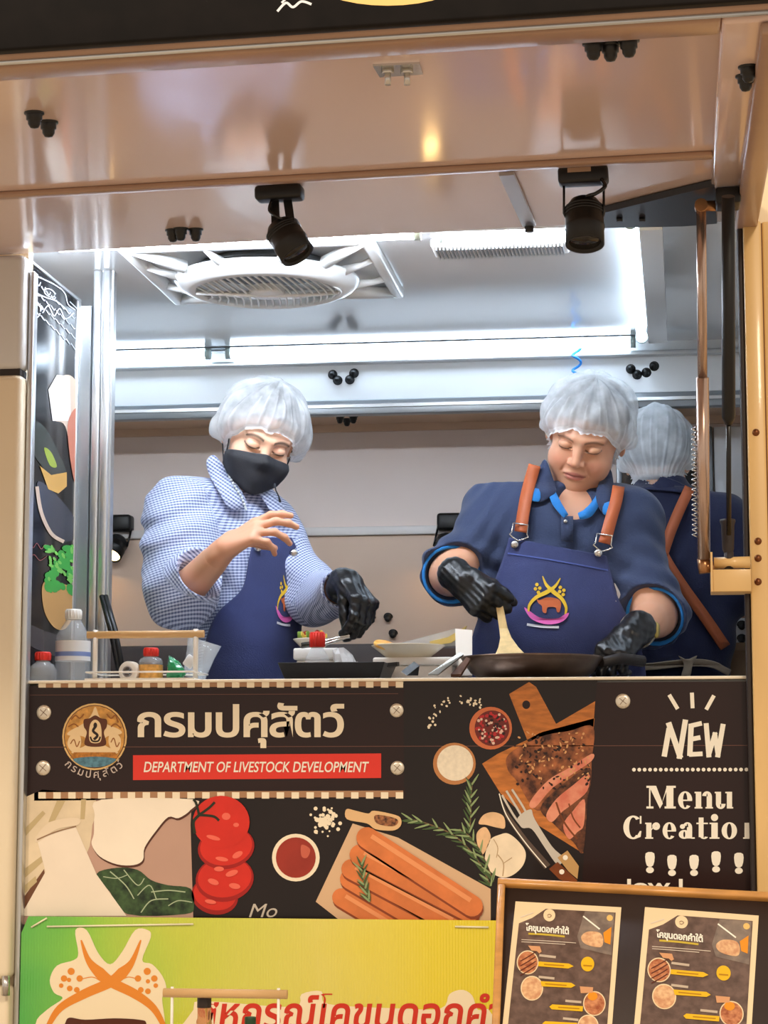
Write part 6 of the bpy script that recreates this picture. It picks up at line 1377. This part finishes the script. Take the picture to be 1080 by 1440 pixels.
# on the back wall
def wall_spot(px, py, lab, lit):
    c = at(px, py, YB); t = thing('spotlight', c, lab, 'spotlight', None)
    boxo('base', (c.x - 0.034, YB - 0.05, c.z - 0.024), (c.x + 0.034, YB - 0.0005, c.z + 0.024), m_black, t, 0.008)
    ax = Vector((-0.22, -0.55, -0.8)); h = c + Vector((-0.008, -0.05, -0.068)); spot_head(t, h, ax, 0.030, 0.066, lit)
    for s in (-1, 1): MB().tube([c + Vector((s * .033, -.03, -.015)), h + Vector((s * 0.034, 0, 0.0))], 0.003, 6).build('arm', m_blackgloss, t)
    return t
wall_spot(173, 738, 'black spotlight glowing warm on the back wall by the aluminium post', True)
wall_spot(634, 736, 'black spotlight on the back wall half hidden by the navy polo cook', True)
wall_spot(404, 738, 'black spotlight on the back wall behind the checked shirt cook', False)

# ================================================================== things on the counter
def bp_(px, Y, z=None):
    p = at(px, 945, Y); return Vector((p.x, Y, ZC if z is None else z))
def zt_(px, py, Y): return at(px, py, Y).z
m_pet = mat('clear_plastic', (236, 242, 246), 0.08, alpha=0.26, coat=0.5)
m_redcap = mat('red_cap', (214, 44, 30), 0.35); m_whitecap = mat('white_cap', (236, 236, 230), 0.35); m_wlab = mat('white_label', (226, 226, 224), 0.5)
def bottle(px, ytop, Y, w_px, label, capm, style, name='bottle', fill=None):
    b = bp_(px, Y); H = zt_(px, ytop, Y) - ZC; R = w_px / 2 * (Y + 4.15) / F_PX
    t = thing(name, b, label, 'bottle')
    if style == 'water':
        prof = [(0, 0.001), (R * .9, 0.001), (R, 0.008)] + [(R * (1 if i % 2 else .955), 0.012 + H * .055 * i) for i in range(4)] + [(R, H * .30), (R, H * .58), (R * .93, H * .66), (R * .66, H * .76), (R * .45, H * .84), (R * .42, H * .86)]
        cap = (R * .46, H * .86, H)
        MB().lathe(b, [(R * 1.012, H * .30), (R * 1.012, H * .57)], 28).build('label_sleeve', m_wlab, t)
        MB().lathe(b, [(R * 1.016, H * .36), (R * 1.016, H * .42)], 28).build('label_band', mat('label_blue', (120, 140, 190), 0.5), t)
    else:
        prof = [(0, 0.001), (R * .9, 0.001), (R, 0.006), (R, H * .34), (R * .97, H * .44), (R * .80, H * .56), (R * .55, H * .66), (R * .46, H * .70), (R * .46, H * .73)]
        cap = (R * .56, H * .72, H)
    if style == 'sauce':
        prof = [(0, 0.001), (R * .92, 0.001), (R, 0.005), (R, H * .60), (R * .9, H * .68), (R * .55, H * .74), (R * .55, H * .77)]; cap = (R * .62, H * .75, H)
        MB().lathe(b, [(0, 0.003), (R * .93, 0.003), (R * .95, H * .56), (0, H * .56)], 24).build('sauce', mat('dark_soy', (62, 30, 14), 0.1), t)
        MB().lathe(b, [(R * 1.015, H * .10), (R * 1.015, H * .50)], 24).build('label_sleeve', mat('amber_label', (206, 150, 70), 0.5, var=0.25, vscale=90), t)
    MB().lathe(b, prof, 28).build('bottle_body', m_pet, t)
    c = MB()
    n = 24; r, z0, z1 = cap
    c.lathe(b, [(r * .96, z0), (r, z0 + 0.001), (r, z1 - 0.003), (r * .93, z1), (0, z1)], n); c.build('cap', capm, t)
    for k in range(16):
        a = 2 * math.pi * k / 16; p = b + Vector((math.cos(a) * r, math.sin(a) * r, 0)); MB().tube([p + Vector((0, 0, z0 + 0.002)), p + Vector((0, 0, z1 - 0.003))], 0.0011, 4).build('cap_ridge', capm, t)
    return t
bottle(102, 857, 0.13, 50, 'clear water bottle with white cap and pale label', m_whitecap, 'water')
bottle(60, 917, 0.07, 40, 'small clear bottle with red cap nearest the printed panel', m_redcap, 'plain')
bottle(446, 889, 0.30, 38, 'clear bottle with red cap behind the black grill tray', m_redcap, 'plain')
bottle(212, 911, 0.10, 34, 'small dark sauce bottle with red cap and amber label in the caddy', m_redcap, 'sauce')
# caddies with wooden bar handle
m_bar = mat('pale_wood_bar', (214, 172, 116), 0.45, var=0.12, vscale=30, stretch=(0.1, 1, 1)); m_wh = mat('white_wire', (236, 230, 218), 0.35)
def caddy(xa, xb, ybar, Y, base_z, label, post=(0.07, 0.93), depth=0.10, pr=0.0052):
    a = at(xa, ybar, Y); b = at(xb, ybar, Y); zb_ = a.z; t = thing('condiment_caddy', Vector(((a.x + b.x) / 2, Y, base_z)), label, 'caddy')
    MB().tube([a, Vector((b.x, Y, zb_))], 0.0075, 14).build('handle_bar', m_bar, t)
    W = b.x - a.x; xs = [a.x + W * p for p in post]
    for x in xs: MB().tube([(x, Y, base_z + 0.001), (x, Y, zb_ + 0.010)], pr, 10).build('post', m_wh, t)
    boxo('tray', (xs[0] - 0.008, Y - depth * .35, base_z), (xs[1] + 0.008, Y + depth * .65, base_z + 0.004), m_wh, t)
    for z in (0.016,):
        for (p, q) in (((xs[0] - .006, Y - depth * .34), (xs[1] + .006, Y - depth * .34)), ((xs[1] + .006, Y - depth * .34), (xs[1] + .006, Y + depth * .64)), ((xs[1] + .006, Y + depth * .64), (xs[0] - .006, Y + depth * .64)), ((xs[0] - .006, Y + depth * .64), (xs[0] - .006, Y - depth * .34))):
            MB().tube([(p[0], p[1], base_z + z), (q[0], q[1], base_z + z)], 0.0018, 6).build('rail', m_wh, t)
    return t
caddy(123, 287, 893, 0.045, ZC, 'white caddy with pale wooden bar on the serving counter', depth=0.13)
# tape roll
c = bp_(181, 0.09) + Vector((0, 0, 0.021)); t = thing('tape_roll', c, 'white paper tape roll standing on the counter in the caddy', 'tape roll')
MB().lathe(c - Vector((0, 0.01, 0)), [(0.011, 0), (0.020, 0), (0.021, 0.002), (0.021, 0.020), (0.020, 0.022), (0.011, 0.022), (0.011, 0)], 28, (0.25, 1, 0)).build('roll', mat('tape_paper', (226, 216, 200), 0.6), t)
MB().lathe(c - Vector((0, 0.011, 0)), [(0.009, -0.0005), (0.0112, -0.0005), (0.0112, 0.0235), (0.009, 0.0235), (0.009, 0)], 24, (0.25, 1, 0)).build('core', mat('tape_core', (150, 140, 132), 0.7), t)
# crumpled sheets / bags
def crumple(name, c, size, m, label, cat, seed, rough=0.35, sub=3, flat=1.0, kind=None):
    rs = np.random.RandomState(seed); bm = bmesh.new(); bmesh.ops.create_icosphere(bm, subdivisions=sub, radius=1.0)
    D = rs.randn(18, 3); D /= np.linalg.norm(D, axis=1)[:, None]; O_ = rs.uniform(0.55, 1.0, 18)
    for v in bm.verts:
        p = np.array(v.co); r = min(min((o / max(p @ d, 1e-3) for d, o in zip(D, O_))), 1.25); r *= 1 + rough * 0.25 * math.sin(7 * p[0] + 5 * p[1] + seed) * math.sin(6 * p[2] + 4 * p[0])
        q = p * r; v.co = Vector((c[0] + q[0] * size[0], c[1] + q[1] * size[1], c[2] + max(q[2], -0.75) * size[2]))
    me = bpy.data.meshes.new(name); bm.to_mesh(me); bm.free(); me.materials.append(m); o = bpy.data.objects.new(name, me); COL.objects.link(o)
    if label: tag(o, label, cat, None, kind)
    return o
gp = bp_(247, 0.10) + Vector((0, 0, 0.022)); crumple('snack_packet', gp, (0.027, 0.018, 0.030), mat('green_foil', (20, 140, 80), 0.25, coat=0.5, col2=(10, 104, 60), vscale=60), 'crumpled green foil packet in the wooden-handled caddy', 'packet', 4)
ws = bp_(262, 0.075); tag(MB().bevbox((-0.010, -0.004, 0), (0.010, 0.004, 0.024), 0.002, 1, Matrix.Rotation(math.radians(35), 3, 'Y'), Vector((ws.x, ws.y, ZC + 0.030))).build('paper_sachet', m_wlab), 'small white paper sachet tucked beside the green packet', 'sachet')
# tilted clear cup
cc = bp_(272, 0.20); ax = Vector((0.30, 0.0, 1)).normalized()
tag(MB().lathe(cc + Vector((0.0, 0, 0.012)), [(0, 0.002), (0.024, 0.0), (0.030, 0.050), (0.036, 0.078), (0.037, 0.080), (0.0355, 0.080), (0.029, 0.050), (0.022, 0.004), (0, 0.004)], 28, ax).build('plastic_cup', m_pet), 'clear tilted plastic cup at the right end of the caddy', 'cup')
# black tongs leaning by the post
t = thing('tongs', bp_(163, 0.26), 'black handled tongs leaning against the aluminium post', 'tongs')
for dx in (0, 5): MB().tube([at(143 + dx, 838, 0.33), at(156 + dx, 885, 0.30), at(168 + dx, 946, 0.26)], [0.006, 0.007, 0.006], 8).build('arm', m_black, t)
# black grill tray with pouring lip
tz0 = ZC + 0.001; t = thing('grill_tray', bp_(466, 0.12), 'black rectangular grill tray with pouring lip on the counter', 'tray')
xa, xb = at(390, 940, 0.10).x, at(541, 940, 0.10).x; zt2 = zt_(470, 931, 0.10)
b = MB(); Yf, Yb2 = 0.10, 0.27
out = [(xa, Yf), (xb, Yf), (xb, Yb2), (xa, Yb2)]; ins = 0.014
lo_ = [(xa + ins, Yf + ins), (xb - ins, Yf + ins), (xb - ins, Yb2 - ins), (xa + ins, Yb2 - ins)]
V8 = [(x, y, tz0) for x, y in lo_] + [(x, y, zt2) for x, y in out] + [(x + (0.004 if x == xa else -0.004), y + (0.004 if y == Yf else -0.004), zt2) for x, y in out] + [(x, y, tz0 + 0.004) for x, y in lo_]
Fq = [(3, 2, 1, 0), (12, 13, 14, 15)] + [(i, (i + 1) % 4, 4 + (i + 1) % 4, 4 + i) for i in range(4)] + [(4 + i, 4 + (i + 1) % 4, 8 + (i + 1) % 4, 8 + i) for i in range(4)] + [(8 + i, 8 + (i + 1) % 4, 12 + (i + 1) % 4, 12 + i) for i in range(4)]
b.add(V8, Fq); b.build('pan', mat('cast_black', (30, 29, 30), 0.4, bump=0.1, bscale=120), t, 0.002)
MB().prism([(xb - 0.006, 0.15, zt2), (xb + 0.016, 0.165, zt2 + 0.003), (xb + 0.018, 0.185, zt2 + 0.004), (xb - 0.006, 0.21, zt2)], (0, 0, -0.008)).build('pouring_lip', MATS['cast_black'], t)
for k in range(7): boxo('ridge', (xa + 0.03 + k * 0.028, Yf + 0.03, tz0 + 0.004), (xa + 0.036 + k * 0.028, Yb2 - 0.03, tz0 + 0.008), MATS['cast_black'], t)
# plate of salad on a stack behind
def plate(px, y_rim, Y, w_px, label, zsup):
    zr = zt_(px, y_rim, Y); c = Vector((at(px, y_rim, Y).x, Y, zsup)); R = w_px / 2 * (Y + 4.15) / F_PX; h = max(zr - zsup, 0.012)
    t = thing('plate', c, label, 'plate')
    MB().lathe(c, [(0, 0), (R * .55, 0), (R * .6, 0.003), (R * .98, h - 0.002), (R, h), (R * .97, h + 0.001), (R * .6, 0.008), (0, 0.006)], 36).build('dish', mat('cream_plate', (232, 222, 200), 0.25, coat=0.4), t)
    return t, c, R, h
# white foam boxes that carry the plates
m_foam = mat('white_foam', (232, 228, 220), 0.6, bump=0.1, bscale=200)
def foam(xa, xb, ytop, Y0_, Y1_, label, cut=0.004):
    A_, B_ = at(xa, 940, Y0_).x, at(xb, 940, Y0_).x; z = zt_((xa + xb) / 2, ytop, Y0_)
    t = thing('foam_box', Vector(((A_ + B_) / 2, Y0_, ZC)), label, 'box'); zm = z - (z - ZC) * 0.3
    boxo('tub', (A_ + .006, Y0_ + .006, ZC), (B_ - .006, Y1_ - .006, zm), m_foam, t, cut); boxo('lid', (A_, Y0_, zm + 0.0005), (B_, Y1_, z), m_foam, t, cut)
    return z
z1 = foam(524, 640, 924, 0.29, 0.42, 'white foam box under the plate between the two cooks')
t, c, R, h = plate(574, 908, 0.345, 104, 'cream plate with an orange slice on the foam box', z1)
MB().lathe(c + Vector((-R * .62, -0.03, h - 0.004)), [(0, 0.001), (0.020, 0), (0.022, 0.003), (0.022, 0.006), (0.020, 0.009), (0, 0.008)], 24, (0.25, -0.35, 1)).build('orange_slice', mat('orange_peel', (230, 158, 50), 0.4, col2=(240, 196, 110), vscale=60), t)
z2 = foam(412, 476, 911, 0.40, 0.49, 'small white foam box behind the clear red-capped bottle')
t, c, R, h = plate(440, 899, 0.445, 56, 'small plate heaped with salad behind the cook in the checked shirt', z2)
random.seed(2)
for i in range(16):
    a = random.random() * 6.28; r_ = R * .7 * math.sqrt(random.random()); p = c + Vector((r_ * math.cos(a), r_ * math.sin(a), h + 0.002 + random.random() * 0.010))
    MB().bevbox((-0.009, -0.006, -0.0025), (0.009, 0.006, 0.0025), 0.002, 1, Euler((random.random() * 2, random.random() * 2, random.random() * 6)).to_matrix(), p).build('salad_piece', [mat('salad_yellow', (222, 190, 80), 0.5), mat('salad_green', (120, 150, 60), 0.5), mat('salad_red', (180, 64, 40), 0.5)][i % 3], t)
m_bag = mat('thin_clear_bag', (226, 224, 220), 0.2, alpha=0.55, bump=0.5, bscale=40)
crumple('plastic_bag', bp_(488, 0.36) + Vector((0, 0, 0.034)), (0.036, 0.035, 0.046), m_bag, 'crumpled clear plastic bag between bottle and plate', 'bag', 6)
crumple('paper_tissue', bp_(506, 0.34) + Vector((0, 0, 0.022)), (0.024, 0.03, 0.030), mat('tissue', (226, 208, 190), 0.8), 'crumpled pale paper tissue against the foam box', 'tissue', 9)
t = thing('paper_cup', bp_(474, 0.30), 'small grey paper cup beside the clear red-capped bottle', 'cup')
MB().lathe(bp_(474, 0.30), [(0, 0.001), (0.013, 0.001), (0.022, 0.038), (0.0225, 0.039), (0.021, 0.039), (0.012, 0.004), (0, 0.003)], 20).build('cup_body', mat('grey_pulp', (150, 146, 140), 0.8), t)
# tongs across the bag
t = thing('steel_tongs', at(470, 898, 0.38), 'steel tongs lying across the crumpled bag', 'tongs')
for dy in (0, 4): MB().tube([at(424, 906 + dy, 0.38), at(460, 901 + dy, 0.37), at(492, 893 + dy * .5, 0.36)], 0.0035, 7).build('arm', m_steel, t)
# white paper sheet and tray at the wok
m_paper = mat('white_paper', (234, 226, 212), 0.6)
def slab(name, quad, Y, th, m, label, cat):
    P4 = [at(x, y, yy) for (x, y, yy) in quad]; n = (P4[1] - P4[0]).cross(P4[2] - P4[0]).normalized()
    return tag(MB().prism(P4, n * th).build(name, m), label, cat)
slab('paper_tray', [(640, 884, 0.40), (664, 886, 0.40), (664, 950, 0.34), (642, 950, 0.34)], 0, 0.004, m_paper, 'upright white paper tray edge beside the wok', 'tray')
slab('knife', [(602, 950, 0.10), (616, 950, 0.10), (652, 922, 0.17), (646, 919, 0.17)], 0, 0.003, mat('knife_blade', (176, 170, 160), 0.25, 0.9), 'broad steel knife lying slanted beside the wok', 'knife')
slab('spatula_turner', [(634, 952, 0.13), (648, 952, 0.13), (662, 930, 0.22), (656, 928, 0.22)], 0, 0.006, mat('dark_wood', (92, 60, 40), 0.5), 'short dark wooden utensil leaning by the wok rim', 'utensil')
# clear takeaway tray with yellow food leaning at the back
t = thing('food_tray', at(622, 905, 0.44), 'clear takeaway tray with yellow food behind the plate', 'tray')
MB().prism([at(556, 906, 0.46), at(640, 884, 0.46), at(652, 890, 0.46), at(640, 908, 0.46), at(560, 914, 0.46)], (0, 0.02, 0)).build('tray_body', m_bag, t)
MB().prism([at(604, 902, 0.455), at(630, 896, 0.455), at(656, 880, 0.455), at(650, 894, 0.455), at(634, 904, 0.455), at(606, 908, 0.455)], (0, 0.012, 0)).build('yellow_food', mat('yellow_food', (230, 200, 110), 0.5), t)
boxo('tray_stand', (at(560, 940, 0.46).x, 0.458, ZC), (at(650, 940, 0.46).x, 0.475, zt_(600, 912, 0.46)), mat('tray_dark', (70, 52, 44), 0.6), t)
slab('sauce_dish', [(572, 950, 0.12), (590, 936, 0.13), (588, 950, 0.14)], 0, 0.02, m_black, 'small dark wedge on the counter in front of the foam box', 'wedge')
# wok
wy = 0.30; wc = bp_(748, wy); Rw = 97 * (wy + 4.17) / F_PX; hz = zt_(748, 924, wy - 0.02) - ZC
wk = thing('wok', wc, 'black frying wok under the wooden spatula on the counter', 'wok')
m_wok = mat('worn_black_steel', (112, 92, 78), 0.28, 0.8, var=0.3, vscale=12)
MB().lathe(wc, [(0, 0.002), (Rw * .55, 0.002), (Rw * .72, 0.008), (Rw * .88, hz * .45), (Rw * .97, hz * .8), (Rw, hz), (Rw * 1.02, hz + 0.001), (Rw * 1.01, hz - 0.003), (Rw * .965, hz * .8), (Rw * .86, hz * .46), (Rw * .7, 0.012), (0, 0.007)], 48).build('bowl', m_wok, wk)
MB().tube([wc + Vector((Rw * .98, 0.0, hz * .8)), at(872, 926, 0.34), at(905, 930, 0.37)], [0.010, 0.012, 0.012], 10).build('handle', mat('dark_handle', (34, 28, 26), 0.5), wk)
random.seed(4)
for i in range(12):
    a = random.random() * 6.28; r_ = Rw * .5 * math.sqrt(random.random()); MB().bevbox((-0.014, -0.010, -0.005), (0.014, 0.010, 0.005), 0.004, 1, Euler((0, 0, random.random() * 6)).to_matrix(), wc + Vector((r_ * math.cos(a), r_ * math.sin(a), 0.016))).build('beef_piece', mat('cooked_beef', (120, 66, 40), 0.5, var=0.3, vscale=60), wk)
# wooden spatula held in the glove
g0 = Vector(grip_spatula); s0 = at(700, 838, g0.y + 0.012); s1 = at(708, 884, g0.y - 0.005); s2 = at(718, 922, 0.30); s3 = at(722, 940, 0.30)
sp_t = thing('wooden_spatula', s2, 'pale wooden spatula held in the black glove over the wok', 'spatula')
m_spw = mat('pale_spatula_wood', (226, 196, 138), 0.5, var=0.08, vscale=20, stretch=(4, 4, 0.5))
def flat_loft(rows, th):
    P = []; 
    for c_, hw in rows:
        P.append([c_ + Vector((-hw, -th, 0)), c_ + Vector((hw, -th, 0)), c_ + Vector((hw, th, 0)), c_ + Vector((-hw, th, 0))])
    V_ = [p for r in P for p in r]; n = len(P)
    Fq = [(i * 4 + k, i * 4 + (k + 1) % 4, i * 4 + 4 + (k + 1) % 4, i * 4 + 4 + k) for i in range(n - 1) for k in range(4)] + [(3, 2, 1, 0), (n * 4 - 4, n * 4 - 3, n * 4 - 2, n * 4 - 1)]
    return MB().add(V_, Fq)
flat_loft([(s0, 0.007), (s0.lerp(s1, .5), 0.008), (s1, 0.009), (s1.lerp(s2, .35), 0.012), (s1.lerp(s2, .7), 0.021), (s2, 0.033), (s3, 0.036)], 0.004).build('blade_and_handle', m_spw, sp_t, 0.0015)
# cardboard box on the back right
t = thing('cardboard_box', at(1036, 950, 1.45), 'open brown cardboard box at the right behind the third cook', 'box')
YK = 1.46
boxo('carton', (at(1014, 930, YK).x, YK, 0.551), (XWR - 0.01, YB - 0.035, zt_(1035, 908, YK)), mat('brown_card', (186, 156, 122), 0.7, var=0.1, vscale=20), t, 0.003)
boxo('flap', (at(1014, 930, YK).x, YK - 0.012, zt_(1035, 908, YK) - 0.012), (XWR - 0.01, YK - 0.001, zt_(1035, 904, YK)), MATS['brown_card'], t)
bc = thing('back_counter', (-0.7, 1.58, 0.55), 'narrow worktop along the back wall behind the cooks', 'counter')
boxo('worktop', (XWL + 0.01, 1.44, ZC - 0.01), (at(1008, 930, 1.44).x, YB - 0.032, zt_(550, 905, 1.44)), mat('dark_back_worktop', (66, 54, 50), 0.4, var=0.2, vscale=10), bc, 0.004)
for x in (-1.7, -0.9, -0.1): boxo('leg', (x, 1.50, 0.551), (x + 0.04, 1.54, ZC - 0.0105), m_grey, bc)
# lower caddy on the table, with bottles
caddy(230, 404, 1396, -0.55, TZ, 'wooden-handled caddy standing in front of the green sign', depth=0.09, pr=0.0026)
def small_bottle(px, ytop, Y, w, capm, label, clear=True):
    b = at(px, 1440, Y); b = Vector((b.x, Y, TZ + 0.004)); H = zt_(px, ytop, Y) - b.z; R = w / 2 * (Y + 4.12) / F_PX; t = thing('sauce_bottle', b, label, 'bottle')
    MB().lathe(b, [(0, 0), (R * 1.3, 0), (R * 1.35, 0.004), (R * 1.35, H * .5), (R * 1.1, H * .6), (R * .95, H * .68), (R * .95, H * .84)], 24).build('bottle_body', mat('amber_clear', (220, 170, 130), 0.1, trans=0.8, ior=1.2) if clear else mat('green_glass', (60, 110, 50), 0.1), t)
    MB().lathe(b, [(R * .98, H * .84), (R, H * .845), (R, H - 0.002), (R * .95, H), (0, H)], 20).build('cap', capm, t)
small_bottle(287, 1402, -0.53, 20, mat('dark_brown_cap', (40, 26, 20), 0.4), 'clear sauce bottle with dark cap in front of the green sign')
small_bottle(352, 1430, -0.53, 16, mat('dark_green_cap', (30, 60, 34), 0.4), 'dark green capped bottle in the lower caddy', False)
